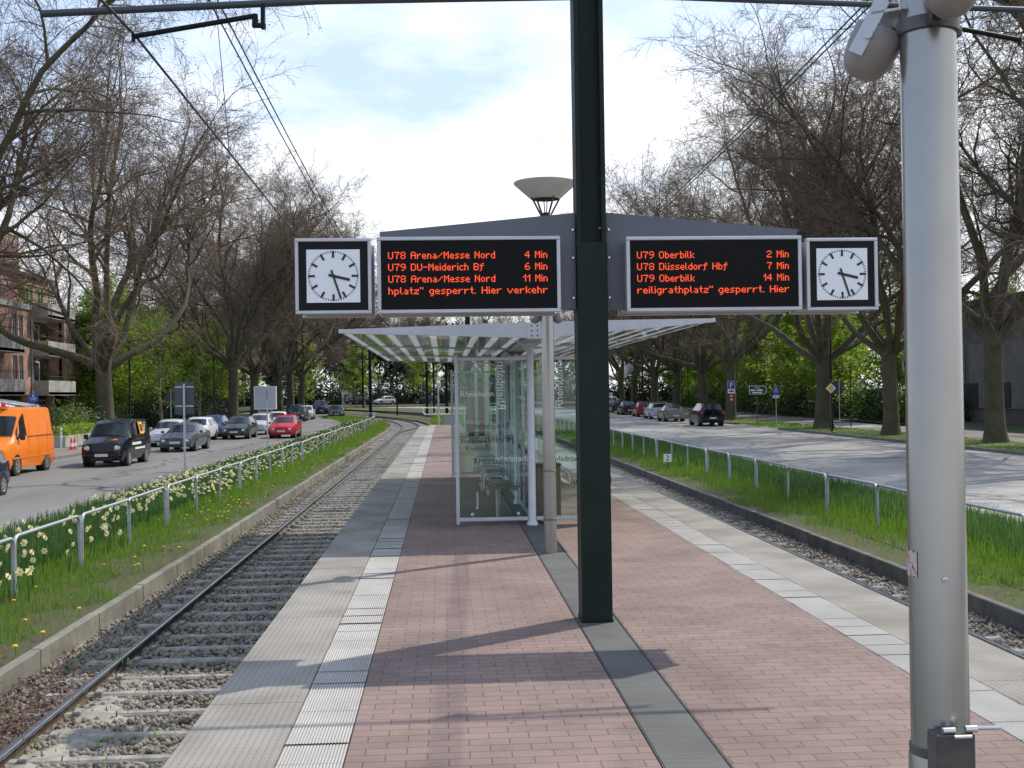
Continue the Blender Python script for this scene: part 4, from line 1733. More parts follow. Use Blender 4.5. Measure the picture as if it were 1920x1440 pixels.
# front and rear wings, left and right of the centre wall
for y, nm in ((0.0, 'front'), (L, 'rear')):
    for s in (-1, 1):
        xo = s * .965
        glass_panel(s * .06, xo, y, y)
        mb = MB()
        mb.box((xo, y, 1.12), (.045, .05, 2.2), .006)
        mb.box((s * .5, y, .085), (.90, .05, .05), .006)
        mb.box((s * .5, y, 2.165), (.90, .05, .045), .006)
        o = mb.build('wing_frame', MAT['alu_light'], sh)
        mb = MB()
        for q in (.19, .81):
            mb.lathe([(.022, 0), (.022, .012), (.012, .016)], 14, (s * q * .965, y - .008, .15), Matrix.Rotation(PI / 2, 3, 'X'))
        mb.build('glass_clamp', MAT['alu_light'], o, smooth=40)
for k in range(6):
    glass_panel(0, 0, k * L / 6 + .07, (k + 1) * L / 6 - .05, .12, 2.2)
mb = MB()
mb.box((0, L / 2, 2.22), (.045, L - .1, .05), .005)
mb.box((0, L / 2, .09), (.045, L - .1, .05), .005)
for k in (1, 3, 5):
    mb.box((0, k * L / 6, 1.15), (.035, .04, 2.08), .005)
mb.build('wall_frame', MAT['alu_light'], sh)
# Rheinbahn lettering on the panes
R90 = PI / 2
front = [(-.92, 1.68, 'w', .105, 0), (-.90, 1.26, 'd', .11, 1), (-.84, 1.08, 'd', .14, 1), (-.86, .98, 'd', .085, 0), (-.76, .80, 'd', .115, 0), (-.62, .83, 'w', .115, 1), (-.62, .50, 'd', .125, 0)]
for (x, z, c, size, mir) in front:
    if size == 0:
        continue
    o = text('Rheinbahn', 'lettering', MAT['letter_white'] if c == 'w' else MAT['letter_dark'], size, sh,
             (x + (.62 if mir else 0), -.009, z), (R90, 0, PI if mir else 0), 'LEFT')
text('Rheinbahn', 'lettering', MAT['letter_white'], .052, sh, (-.70, -.009, .22), (R90, -R90, 0))
text('Rheinbahn', 'lettering', MAT['letter_white'], .15, sh, (-.43, -.009, 1.50), (R90, -R90, PI))
text('Rheinbahn', 'lettering', MAT['letter_white'], .15, sh, (.42, -.009, 1.50), (R90, -R90, 0))
for (x, z, c, size, mir) in [(.48, 1.62, 'w', .12, 1), (.10, 1.18, 'd', .11, 0), (.52, 1.02, 'd', .13, 0), (.30, .80, 'w', .11, 1), (.10, .82, 'd', .10, 1), (.45, .52, 'd', .13, 1)]:
    text('Rheinbahn', 'lettering', MAT['letter_white'] if c == 'w' else MAT['letter_dark'], size, sh, (x + (.6 if mir else 0), -.009, z), (R90, 0, PI if mir else 0))
for (x, z, c, size, mir) in [(-.86, 1.10, 'w', .12, 0), (-.8, .70, 'd', .13, 0), (.2, .78, 'd', .12, 1), (.25, 1.22, 'w', .12, 0)]:
    text('Rheinbahn', 'lettering', MAT['letter_white'] if c == 'w' else MAT['letter_dark'], size, sh, (x + (.6 if mir else 0), L - .009, z), (R90, 0, PI if mir else 0))
for k in range(6):                           # tall upright lettering on the centre wall, readable from both sides
    yk = (k + .5) * L / 6
    o = text('Rheinbahn', 'lettering', MAT['letter_white'], .21, sh, (.009, yk + .06, 1.08), (R90, -R90, R90))
    text('Rheinbahn', 'lettering', MAT['letter_white'], .12, sh, (.009, yk - .45, .62), (R90, 0, R90))
    text('Rheinbahn', 'lettering', MAT['letter_dark'], .12, sh, (-.009, yk + .35, .88), (R90, 0, -R90))


def bench(y, s, label):
    t = thing('bench', label, 'bench', (XC + s * .40, y, 0), 0, 'benches inside the glass shelter')
    mb = MB()
    W = 1.3
    prof = [(-.24, .425), (-.20, .45), (-.08, .475), (.08, .475), (.2, .45), (.245, .42)]
    up = [(x, z) for x, z in prof]
    dn = [(x, z - .022) for x, z in prof][::-1]
    mb.prism(up[::-1] + dn[::-1] if False else (up + dn)[::-1], -W / 2, W / 2)
    mb.build('seat', MAT['seat_wood'], t, smooth=40)
    for yy in (-W / 2 + .06, W / 2 - .06):
        mb = MB()
        pts = [(-.20, yy, .47), (-.20, yy, .58), (-.16, yy, .63), (.10, yy, .64), (.17, yy, .59), (.19, yy, .47)]
        mb.tube(pts, .016, 8)
        mb.build('armrest', MAT['alu_light'], t, smooth=50)
    mb = MB()
    mb.box((-s * .18, 0, .41), (.30, .06, .04), .005)
    mb.tube([(0, -W / 2 + .2, .41), (0, W / 2 - .2, .41)], .025, 8)
    mb.tube([(0, 0, .41), (0, 0, .0)], .03, 10)
    mb.build('bench_support', MAT['alu'], t)


bench(15.95, -1, 'curved wooden bench with tube armrests nearest behind the front left shelter pane')
bench(19.4, -1, 'curved wooden bench deeper inside the left half of the shelter')
bench(16.4, 1, 'curved wooden bench in the right half of the shelter beside the green mast')

t = thing('litter_bin', 'brownish metal litter bin at the front end of the shelter wall', 'bin', (1.36, 15.2, 0))
mb = MB()
mb.box((0, 0, .42), (.33, .30, .66), .012)
mb.build('bin_body', MAT['bin'], t)
mb = MB()
mb.box((0, 0, .765), (.35, .32, .025), .006)
mb.box((0, -.153, .70), (.22, .004, .06))
mb.build('lid', MAT['steel_dark'], t)
mb = MB()
mb.box((0, 0, .045), (.08, .08, .09))
mb.build('foot', MAT['steel_dark'], t)

t = thing('ticket_machine', 'dark red ticket machine seen through the shelter glass near the far mast', 'ticket machine', (1.35, 47.0, 0))
mb = MB()
mb.box((0, 0, .95), (.75, .5, 1.75), .02)
mb.build('housing', pbr('machine_red', (.16, .03, .025), .45), t)
mb = MB()
mb.box((0, -.254, 1.25), (.5, .01, .55), .004)
mb.build('control_panel', MAT['steel_dark'], t)
mb = MB()
mb.box((0, 0, .04), (.7, .45, .08))
mb.build('plinth', MAT['black'], t)

# end of the platform: railing loop, globe light, grey cabinet
t = thing('platform_railing', 'white tube railing loop closing the far end of the platform', 'railing', (0, 68, 0))
mb = MB()
pts = [(3.6, 0, .95), (-1.05, 0, .95)] + [(-1.05 - .2 * math.sin(a), 0, .75 + .2 * math.cos(a)) for a in np.linspace(.3, PI - .3, 7)] + [(-1.05, 0, .55), (3.6, 0, .55)]
mb.tube(pts, .035, 8)
mb.build('rail_loop', MAT['white'], t, smooth=50)
for x in (-.3, 1.2, 2.8):
    mb = MB()
    mb.tube([(x, .0, .93), (x, .0, -.9)], .03, 8)
    mb.build('railing_post', MAT['white'], t, smooth=50)
t = thing('globe_light', 'small lamp with white globe on a thin pole at the platform end', 'lamp', (gx(823, 66.5) + .0, 66.5, gz(66)))
mb = MB()
mb.tube([(0, 0, -.1), (0, 0, 3.25)], .045, 10)
mb.build('pole', MAT['galv'], t, smooth=50)
mb = MB()
mb.lathe([(.0, 3.2), (.09, 3.23), (.13, 3.33), (.09, 3.43), (0, 3.46)], 16, cap=False)
mb.build('globe', MAT['white'], t, smooth=60)
t = thing('switch_cabinet', 'small grey cabinet standing behind the platform end railing', 'cabinet', (.35, 70, gz(70) - .02))
mb = MB()
mb.box((0, 0, .75), (.8, .5, 1.5), .02)
mb.build('housing', pbr('cabinet_grey', (.27, .28, .28), .6, var=(2, .2)), t)
mb = MB()
mb.box((0, -.252, .78), (.7, .008, 1.3), .003)
mb.build('door', pbr('cabinet_door', (.30, .31, .31), .6), t)

# number post beside the right track
t = thing('number_sign', 'small white square sign with number 2 at the right track', 'sign', (gx(1252, 36.5) * 1.0, 36.5, gz(36)), 0)
mb = MB()
mb.tube([(0, 0, 0), (0, 0, .42)], .018, 8)
mb.build('post', MAT['steel_dark'], t)
mb = MB()
mb.box((0, -.02, .50), (.25, .012, .25), .003)
o = mb.build('sign_plate', MAT['white'], t)
text('2', 'numeral', MAT['black'], .25, o, (0, -.0275, .415), (PI / 2, 0, 0), 'CENTER')


# ------------------------------------------------------------------ overhead wires
def wire(pts, rad, label, n=6):
    mb = MB()
    mb.tube(pts, rad, n)
    o = mb.build('overhead_wire', MAT['black'])
    return tag(o, label, 'wire', 'overhead wires')


def sag(a, b, s, n=10):
    a, b = Vector(a), Vector(b)
    return [a.lerp(b, k / n) - Vector((0, 0, s * 4 * (k / n) * (1 - k / n))) for k in range(n + 1)]


def joined(*spans):
    out = []
    for s in spans:
        out += s if not out else s[1:]
    return out


wire(joined(sag((-2.75, -6, 4.46), (-2.24, 8.6, 4.40), .0), sag((-2.24, 8.6, 4.40), (-2.85, 52, 4.36), .03), sag((-2.85, 52, 4.36), (-3.2, 95, 4.5), .03), sag((-3.2, 95, 4.5), (-9, 140, 4.8), 0)), .011, 'contact wire over the left track clamped to the registration arm')
wire(joined(sag((-2.45, -6, 5.3), (-2.40, 8.6, 6.05), .12), sag((-2.40, 8.6, 6.05), (-2.6, 52, 5.95), .42, 14), sag((-2.6, 52, 5.95), (-3.4, 95, 6.0), .5)), .010, 'left one of the paired carrier wires above the left track')
wire(joined(sag((-2.36, -6, 5.3), (-2.31, 8.6, 6.05), .12), sag((-2.31, 8.6, 6.05), (-2.5, 52, 5.95), .42, 14), sag((-2.5, 52, 5.95), (-3.3, 95, 6.0), .5)), .010, 'right one of the paired carrier wires above the left track')
wire([at(405, 10, 14.0), (at(405, 10, 14.0) + at(430, 285, 14.0)) / 2, at(430, 285, 14.2)], .005, 'thin dropper wire hanging from the left carrier wires to the contact wire')
wire(joined(sag((4.5, -6, 5.3), (4.65, 8.6, 6.05), .1), sag((4.65, 8.6, 6.05), (4.85, 52, 5.85), .35, 14), sag((4.85, 52, 5.85), (4.6, 95, 6.0), .4)), .010, 'left one of the paired carrier wires crossing in front of the right trees')
wire(joined(sag((4.58, -6, 5.3), (4.73, 8.6, 6.05), .1), sag((4.73, 8.6, 6.05), (4.93, 52, 5.85), .35, 14), sag((4.93, 52, 5.85), (4.7, 95, 6.0), .4)), .010, 'right one of the paired carrier wires crossing in front of the right trees')


# ------------------------------------------------------------------ trees
def norm(v):
    return v / np.maximum(np.linalg.norm(v, axis=-1, keepdims=True), 1e-9)


def grow(S, D, Ln, r0, r1, K, wander, up, r):
    """N branches at once: polylines with K points, wandering and bending upwards"""
    n = len(S)
    P = np.zeros((n, K, 3))
    P[:, 0] = S
    d = norm(D)
    step = (Ln / (K - 1))[:, None]
    upv = up[:, None] if isinstance(up, np.ndarray) else up
    for k in range(1, K):
        d = norm(d + r.normal(0, wander, (n, 3)) + np.array([0, 0, 1.0]) * upv)
        P[:, k] = P[:, k - 1] + d * step
    t = np.linspace(0, 1, K)[None]
    R = r0[:, None] * (1 - t) + r1[:, None] * t
    return P, R


def tubes_np(P, R, S):
    n, K, _ = P.shape
    T = np.zeros_like(P)
    T[:, 1:-1] = P[:, 2:] - P[:, :-2]
    T[:, 0] = P[:, 1] - P[:, 0]
    T[:, -1] = P[:, -1] - P[:, -2]
    T = norm(T)
    ref = np.where(np.abs(T[:, :1, 2:3]) < .8, np.array([[[0, 0, 1.0]]]), np.array([[[1.0, 0, 0]]]))
    A = norm(np.cross(T, np.broadcast_to(ref, T.shape)))
    B = np.cross(T, A)
    ang = 2 * PI * np.arange(S) / S
    V = P[:, :, None] + R[:, :, None, None] * (A[:, :, None] * np.cos(ang)[None, None, :, None] + B[:, :, None] * np.sin(ang)[None, None, :, None])
    idx = (np.arange(n)[:, None, None] * K + np.arange(K - 1)[None, :, None]) * S
    k = np.arange(S)[None, None]
    k2 = (k + 1) % S
    Fq = np.stack([idx + k, idx + k2, idx + S + k2, idx + S + k], -1).reshape(-1, 4)
    return V.reshape(-1, 3), Fq


def kids(P, R, m, t0, ang, spread, r, rscale=.6, tip=True):
    """m side shoots on every branch"""
    n, K, _ = P.shape
    t = t0 + (1 - t0) * (np.arange(m)[None] + r.random((n, m))) / m
    if tip:
        t[:, -1] = .999
    f = t * (K - 1)
    i = np.minimum(f.astype(int), K - 2)
    w = (f - i)[..., None]
    ii = np.arange(n)[:, None]
    a, b = P[ii, i], P[ii, i + 1]
    pos = a * (1 - w) + b * w
    d = norm(b - a)
    rad = (R[ii, i] * (1 - w[..., 0]) + R[ii, i + 1] * w[..., 0])
    q = norm(np.cross(d, r.normal(0, 1, d.shape)))
    al = np.abs(r.normal(ang, spread, (n, m)))
    if tip:
        al[:, -1] *= .3
    D = d * np.cos(al)[..., None] + q * np.sin(al)[..., None]
    return pos.reshape(-1, 3), D.reshape(-1, 3), (rad * rscale).ravel(), t.ravel()


class Parts:
    def __init__(s):
        s.V, s.F, s.M, s.n = [], [], [], 0

    def add(s, V, Fq, m=0):
        s.V.append(V)
        s.F.append(Fq + s.n)
        s.M.append(np.full(len(Fq), m))
        s.n += len(V)

    def get(s):
        return np.concatenate(s.V), np.concatenate(s.F), np.concatenate(s.M)


def leaf_quads(P, n_each, spread, size, r, flat_=.5):
    c = np.repeat(P, n_each, 0)
    n = len(c)
    c = c + r.normal(0, spread, (n, 3))
    d = norm(r.normal(0, 1, (n, 3)) * np.array([1, 1, flat_]))
    e = norm(np.cross(d, norm(r.normal(0, .5, (n, 3)) + np.array([0, 0, 1.0]))))
    s = r.uniform(.6, 1.35, n)[:, None] * size
    V = np.stack([c - d * s, c - e * s * .55, c + d * s, c + e * s * .55], 1)
    return V.reshape(-1, 3), np.arange(4 * n).reshape(n, 4)


def plane_tree(seed, label, group, loc, th=4.6, tr=.46, limbs=7, reach=13.5, balls=1500, dense=1.0, crown_low=1.0):
    """big bare plane tree: flared trunk, heavy forking limbs, a haze of fine twigs with seed balls"""
    r = np.random.default_rng(seed)
    t = thing('plane_tree', label, 'tree', loc, r.uniform(0, 6.2), group)
    # trunk
    zs = np.array([-.3, 0, .25, .6, 1.2, 2.2, 3.3, 4.2, 4.8, 5.3]) * th / 4.8
    rs = np.array([1.75, 1.6, 1.36, 1.18, 1.06, 1.0, .95, .98, 1.04, .72]) * tr
    n = 18
    V = []
    for z, rr in zip(zs, rs):
        for k in range(n):
            a = 2 * PI * k / n
            f = 1 + .10 * math.sin(3 * a + seed) * max(0, 1.4 - z) + .035 * math.sin(5 * a + z * 1.7 + seed) + r.normal(0, .012)
            V.append((math.cos(a) * rr * f + .06 * math.sin(z * .8 + seed), math.sin(a) * rr * f, z))
    Fq = [(i * n + k, i * n + (k + 1) % n, (i + 1) * n + (k + 1) % n, (i + 1) * n + k) for i in range(len(zs) - 1) for k in range(n)]
    mesh_np('trunk', V, Fq, MAT['bark'], t, smooth=True)
    pts = Parts()
    # limbs
    m = limbs
    az = 2 * PI * (np.arange(m) + r.uniform(-.3, .3, m)) / m
    inc = np.where(np.arange(m) % 3 == 0, r.uniform(.25, .45, m), r.uniform(.75, 1.08, m))
    D = np.stack([np.cos(az) * np.sin(inc), np.sin(az) * np.sin(inc), np.cos(inc)], 1)
    S = np.stack([np.cos(az) * tr * .35, np.sin(az) * tr * .35, np.full(m, th * .93) + r.uniform(-.2, .3, m)], 1)
    Ln = reach * r.uniform(.85, 1.15, m) * np.where(inc < .5, 1.15, 1.0)
    P0, R0 = grow(S, D, Ln, tr * r.uniform(.42, .62, m), np.full(m, .05), 16, .11, np.where(inc < .5, .0, .06), r)
    pts.add(*tubes_np(P0, R0, 9), 0)
    # second order
    pos, D, rad, tt = kids(P0, R0, 13, .30, .80, .26, r, .62)
    L1 = reach * .43 * r.uniform(.7, 1.25, len(pos)) * (1.15 - .45 * tt)
    P1, R1 = grow(pos, D, L1, np.clip(rad, .035, .16), np.full(len(pos), .016), 9, .15, .03, r)
    pts.add(*tubes_np(P1, R1, 6), 0)
    # third order
    pos, D, rad, tt = kids(P1, R1, 9, .13, .95, .3, r, .55)
    L2 = reach * .155 * r.uniform(.6, 1.3, len(pos))
    P2, R2 = grow(pos, D, L2, np.clip(rad, .012, .045), np.full(len(pos), .007), 6, .17, .012, r)
    pts.add(*tubes_np(P2, R2, 4), 1)
    # twigs
    pos, D, rad, tt = kids(P2, R2, int(round(10 * dense)), .12, .95, .35, r, .6)
    L3 = r.uniform(.5, 1.25, len(pos))
    P3, R3 = grow(pos, D, L3, np.full(len(pos), .0105), np.full(len(pos), .007), 4, .17, -.01, r)
    pts.add(*tubes_np(P3, R3, 3), 1)
    sel = r.random(len(P3)) < .8
    pos, D, rad, tt = kids(P3[sel], R3[sel], 5, .2, .75, .3, r, .6)
    P4, R4 = grow(pos, D, r.uniform(.25, .65, len(pos)), np.full(len(pos), .0078), np.full(len(pos), .0055), 3, .14, -.02, r)
    pts.add(*tubes_np(P4, R4, 3), 1)
    # hanging seed balls
    b = P3[r.choice(len(P3), min(balls, len(P3)), False), -1] - np.array([0, 0, .12])
    octa = np.array([(1, 0, 0), (0, 1, 0), (-1, 0, 0), (0, -1, 0), (0, 0, 1), (0, 0, -1)]) * .030
    fo = np.array([(0, 1, 4, 4), (1, 2, 4, 4), (2, 3, 4, 4), (3, 0, 4, 4), (1, 0, 5, 5), (2, 1, 5, 5), (3, 2, 5, 5), (0, 3, 5, 5)])
    Vb = (b[:, None] + octa[None]).reshape(-1, 3)
    # keep them quads: a small box per ball
    c8 = np.array([(x, y, z) for z in (-1, 1) for y in (-1, 1) for x in (-1, 1)]) * .021
    f8 = np.array([(0, 2, 3, 1), (4, 5, 7, 6), (0, 1, 5, 4), (2, 6, 7, 3), (0, 4, 6, 2), (1, 3, 7, 5)])
    pts.add((b[:, None] + c8[None]).reshape(-1, 3), (f8[None] + 8 * np.arange(len(b))[:, None, None]).reshape(-1, 4), 1)
    V, Fq, mi = pts.get()
    mesh_np('crown', V, Fq, [MAT['bark'], MAT['twig']], t, mi=mi)
    return t


def leaf_tree(seed, label, group, loc, h=11, mat='leaf_spring', tr=.10, bark='bark_pale', leaf=.13, per=7, wide=.35):
    """slender young tree in spring leaf"""
    r = np.random.default_rng(seed)
    t = thing('leafy_tree', label, 'tree', loc, r.uniform(0, 6), group)
    P, R = grow(np.array([[0, 0, -.2]]), np.array([[0, 0, 1.0]]), np.array([h * .95]), np.array([tr]), np.array([.012]), 14, .035, .05, r)
    V, Fq = tubes_np(P, R, 8)
    mesh_np('trunk', V, Fq, MAT[bark], t, smooth=True)
    pts = Parts()
    pos, D, rad, tt = kids(P, R, 34, .16, 1.15, .2, r, .5)
    D = norm(D * np.array([1, 1, .5]) + np.array([0, 0, .15]))
    L1 = h * wide * r.uniform(.6, 1.2, len(pos)) * (1.15 - .75 * tt)
    P1, R1 = grow(pos, D, L1, np.clip(rad, .008, .035), np.full(len(pos), .005), 7, .12, .04, r)
    pts.add(*tubes_np(P1, R1, 4), 0)
    pos, D, rad, tt = kids(P1, R1, 8, .15, .8, .25, r, .6)
    P2, R2 = grow(pos, D, h * .085 * r.uniform(.5, 1.3, len(pos)), np.full(len(pos), .006), np.full(len(pos), .003), 4, .15, .0, r)
    pts.add(*tubes_np(P2, R2, 3), 0)
    tips = P2[:, 1:].reshape(-1, 3)
    pts.add(*leaf_quads(tips, per, .20, leaf, r, .35), 1)
    V, Fq, mi = pts.get()
    mesh_np('crown', V, Fq, [MAT['twig'], MAT[mat]], t, mi=mi)
    return t


def shrub(seed, label, group, loc, size=(1.5, 1.5, 1.2), mat='leaf_shrub', n=900, leaf=.09, blossom=0, name='shrub'):
    r = np.random.default_rng(seed)
    t = thing(name, label, 'shrub', loc, 0, group)
    m = 26
    az = r.uniform(0, 2 * PI, m)
    inc = r.uniform(.1, 1.15, m)
    D = np.stack([np.cos(az) * np.sin(inc), np.sin(az) * np.sin(inc), np.cos(inc)], 1) * np.array(size) / max(size)
    Ln = np.linalg.norm(D, axis=1) * max(size) * r.uniform(.7, 1.1, m)
    P, R = grow(np.zeros((m, 3)) + r.normal(0, .08, (m, 3)) * np.array(size), D, Ln, np.full(m, .018), np.full(m, .005), 6, .16, .02, r)
    V, Fq = tubes_np(P, R, 4)
    mesh_np('stems', V, Fq, MAT['twig'], t)
    tips = P[:, 2:].reshape(-1, 3)
    k = max(1, n // len(tips))
    pts = Parts()
    pts.add(*leaf_quads(tips, k, .17 * max(size), leaf, r, .6), 0)
    if blossom:
        pts.add(*leaf_quads(tips[r.choice(len(tips), blossom)], 3, .15 * max(size), leaf * .5, r, .6), 1)
    V, Fq, mi = pts.get()
    mesh_np('foliage', V, Fq, [MAT[mat], MAT['blossom']], t, mi=mi)
    return t


GA = 'plane trees lining the avenue'
# prototypes stand at their own real places
L_TREES = [  # photo column, distance, scale, rot, prototype, label
    (197, 74, 1.0, None, 0, 'thick plane tree beside the brick apartment building, left trunk behind the black van'),
    (438, 104, 1.02, 2.1, 1, 'plane tree with mottled trunk left of the blank billboard'),
    (478, 118, 1.0, 4.0, 2, 'plane tree whose trunk rises right behind the blank billboard'),
    (522, 134, 1.05, 5.5, 0, 'plane tree just right of the blank billboard, above the red car'),
    (545, 150, 1.05, 1.0, 1, 'plane tree behind the row of parked cars, last thick trunk of the left row'),
    (566, 172, 1.05, 3.0, 2, 'distant plane tree at the far end of the left row'),
]
R_TREES = [
    (1866, 50.5, .95, 1.2, 1, 'plane tree right of the big lamp post in front of the grey hall'),
    (1671, 60.5, .92, .4, 2, 'plane tree just left of the big lamp post on the grass verge'),
    (1546, 73, .95, 2.9, 0, 'plane tree behind the yellow diamond sign'),
    (1371, 94, .95, 4.4, 1, 'forked plane tree behind the blue parking sign'),
    (1318, 108, .95, 5.2, 0, 'plane tree behind the black car on the right road'),
    (1270, 122, .95, 3.4, 2, 'plane tree behind the grey sedan on the right road'),
    (1228, 138, .95, 1.9, 0, 'plane tree behind the red hatchback on the right road'),
    (1190, 156, 1.0, 2.5, 1, 'distant plane tree of the right row beside the white flags'),
    (1166, 178, 1.0, .2, 2, 'farthest plane tree of the right row beside the green mast'),
]
protos = []
for k, (seed, th, tr, limbs, reach, lab, loc) in enumerate((
        (101, 5.0, .50, 8, 16.0, L_TREES[0][5], None),
        (202, 5.6, .43, 8, 15.5, L_TREES[1][5], None),
        (303, 5.2, .42, 8, 15.0, L_TREES[2][5], None))):
    px, Y = L_TREES[k][0], L_TREES[k][1]
    protos.append(plane_tree(seed, lab, GA, (gx(px, Y), Y, gz(Y)), th, tr, limbs, reach, dense=.9))
protos[1].scale = (1.02,) * 3
for (px, Y, s, rz, pr, lab) in L_TREES[3:] + R_TREES:
    dup(protos[pr], (gx(px, Y), Y, gz(Y)), rz, lab, s)
# trees standing just outside the frame whose branches reach into it
dup(protos[1], (-20.5, 47, gz(47)), 3.6, 'plane tree at the left edge of the photo whose limbs reach over the orange van', .98)
dup(protos[0], (23.8, 37, gz(37)), 2.2, 'plane tree at the right edge of the photo whose branches fill the upper right corner', .92)
# the bare wood beyond the bend
GW = 'bare trees of the wood beyond the bend'
far = [(-52, 190), (-44, 215), (-37, 196), (-30, 228), (-24, 210), (-17, 240), (-10, 222), (-3, 246), (4, 228), (11, 250), (18, 226), (25, 244), (33, 214), (42, 190), (-60, 165), (47, 160), (-46, 142), (-38, 160), (40, 128), (36, 165)]
for k, (x, y) in enumerate(far):
    dup(protos[k % 3], (x, y, gz(y)), k * 1.7, 'bare grey brown tree in the wood beyond the bend of the tracks', .74 + .05 * (k % 4))['group'] = GW

GL = 'young green leafed trees behind the avenue'
lp = [leaf_tree(11, 'spring green leafy tree in the belt behind the left row of trunks', GL, (-27, 92, gz(92)), 11.5, per=9, leaf=.15),
      leaf_tree(12, 'spring green leafy tree in the belt behind the left row of trunks', GL, (-30, 104, gz(104)), 10.0, per=10, wide=.42, leaf=.15),
      leaf_tree(13, 'spring green leafy tree in the belt behind the left row of trunks', GL, (-33, 88, gz(88)), 12.5, per=8, wide=.34, leaf=.15)]
spots = []
for k in range(17):
    Y = 92 + 4.6 * k + random.uniform(-2, 2)
    spots.append((random.uniform(-30, -25) - .06 * (Y - 90), Y, 'l'))
for k in range(9):
    Y = 96 + 8 * k
    spots.append((random.uniform(-42, -34), Y, 'l'))
for k in range(16):
    Y = 76 + 5.2 * k + random.uniform(-2, 2)
    spots.append((random.uniform(31.5, 35.5), Y + 12, 'r'))
for k in range(10):
    Y = 80 + 8 * k
    spots.append((random.uniform(41, 52), Y, 'r'))
for k in range(10):
    spots.append((-40 + 9 * k + random.uniform(-2, 2), 190 + random.uniform(-6, 10), 'f'))
for k, (x, y, s) in enumerate(spots):
    lab = {'l': 'spring green leafy tree in the belt behind the left row of trunks', 'r': 'spring green leafy tree in the belt behind the right row of trunks', 'f': 'green leafy tree low under the bare wood beyond the bend'}[s]
    o = dup(lp[k % 3], (x, y, gz(y)), k * 2.3, lab, random.uniform(.8, 1.12))
    o['group'] = GL + {'l': ' on the left', 'r': ' on the right', 'f': ' beyond the bend'}[s]
for o in lp:
    o['group'] = GL + ' on the left'
GD = 'dark wood closing the view beyond the bend'
dk = leaf_tree(14, 'dark ivy clad tree in the wood closing the view beyond the bend', GD, (-6, 232, gz(232)), 15, 'leaf_dark', .2, 'bark', .24, 9, .42)
for k in range(44):
    x = -78 + 3.9 * k + random.uniform(-1.5, 1.5)
    y = 224 + random.uniform(-8, 24) - (0 if x > -40 else 30) - (0 if x < 34 else 40)
    dup(dk, (x, y, gz(y)), k * 1.9, None, random.uniform(.75, 1.15))
# two pale slender trees standing clear in front of the green belt
pale = leaf_tree(21, 'slender pale barked young tree just left of the back of the square sign', None, (gx(306, 88), 88, gz(88)), 9.5, 'leaf_spring', .11, 'bark_pale', .07, 1, .22)
dup(pale, (gx(372, 95), 95, gz(95)), 2.0, 'slender pale barked young tree just right of the back of the square sign', .9)

# shrubs
GS = 'dark shrubs below the trees'
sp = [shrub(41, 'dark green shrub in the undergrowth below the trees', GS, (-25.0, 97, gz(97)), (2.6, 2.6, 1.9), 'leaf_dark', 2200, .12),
      shrub(42, 'dark green shrub in the undergrowth below the trees', GS, (33.0, 80, gz(80)), (2.4, 2.4, 2.2), 'leaf_shrub', 2200, .11)]
ss = []
for k in range(17):
    Y = 100 + 5 * k
    ss.append((-24.5 - .03 * k * 5 + off_road(Y) + random.uniform(-.8, .8), Y, 0))
for k in range(17):
    Y = 84 + 4.4 * k
    ss.append((33.3 + random.uniform(-.6, 1.2), Y, k % 2))
for k in range(9):
    Y = 82 + 4.5 * k
    ss.append((36.5, Y, 0))
for k in range(34):
    ss.append((-62 + 3.6 * k, 203 + random.uniform(-3, 3) - (6 if k > 24 else 0), 0))
for k, (x, y, q) in enumerate(ss):
    f = y > 180
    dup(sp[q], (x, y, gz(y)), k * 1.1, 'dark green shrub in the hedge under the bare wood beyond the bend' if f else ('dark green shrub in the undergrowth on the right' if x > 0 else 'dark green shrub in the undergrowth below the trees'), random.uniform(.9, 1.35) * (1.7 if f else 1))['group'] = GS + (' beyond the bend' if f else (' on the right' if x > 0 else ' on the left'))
for o in sp:
    o['group'] = GS + (' on the right' if o.location.x > 0 else ' on the left')
    if o.location.x > 0:
        o['label'] = 'dark green shrub in the undergrowth on the right'


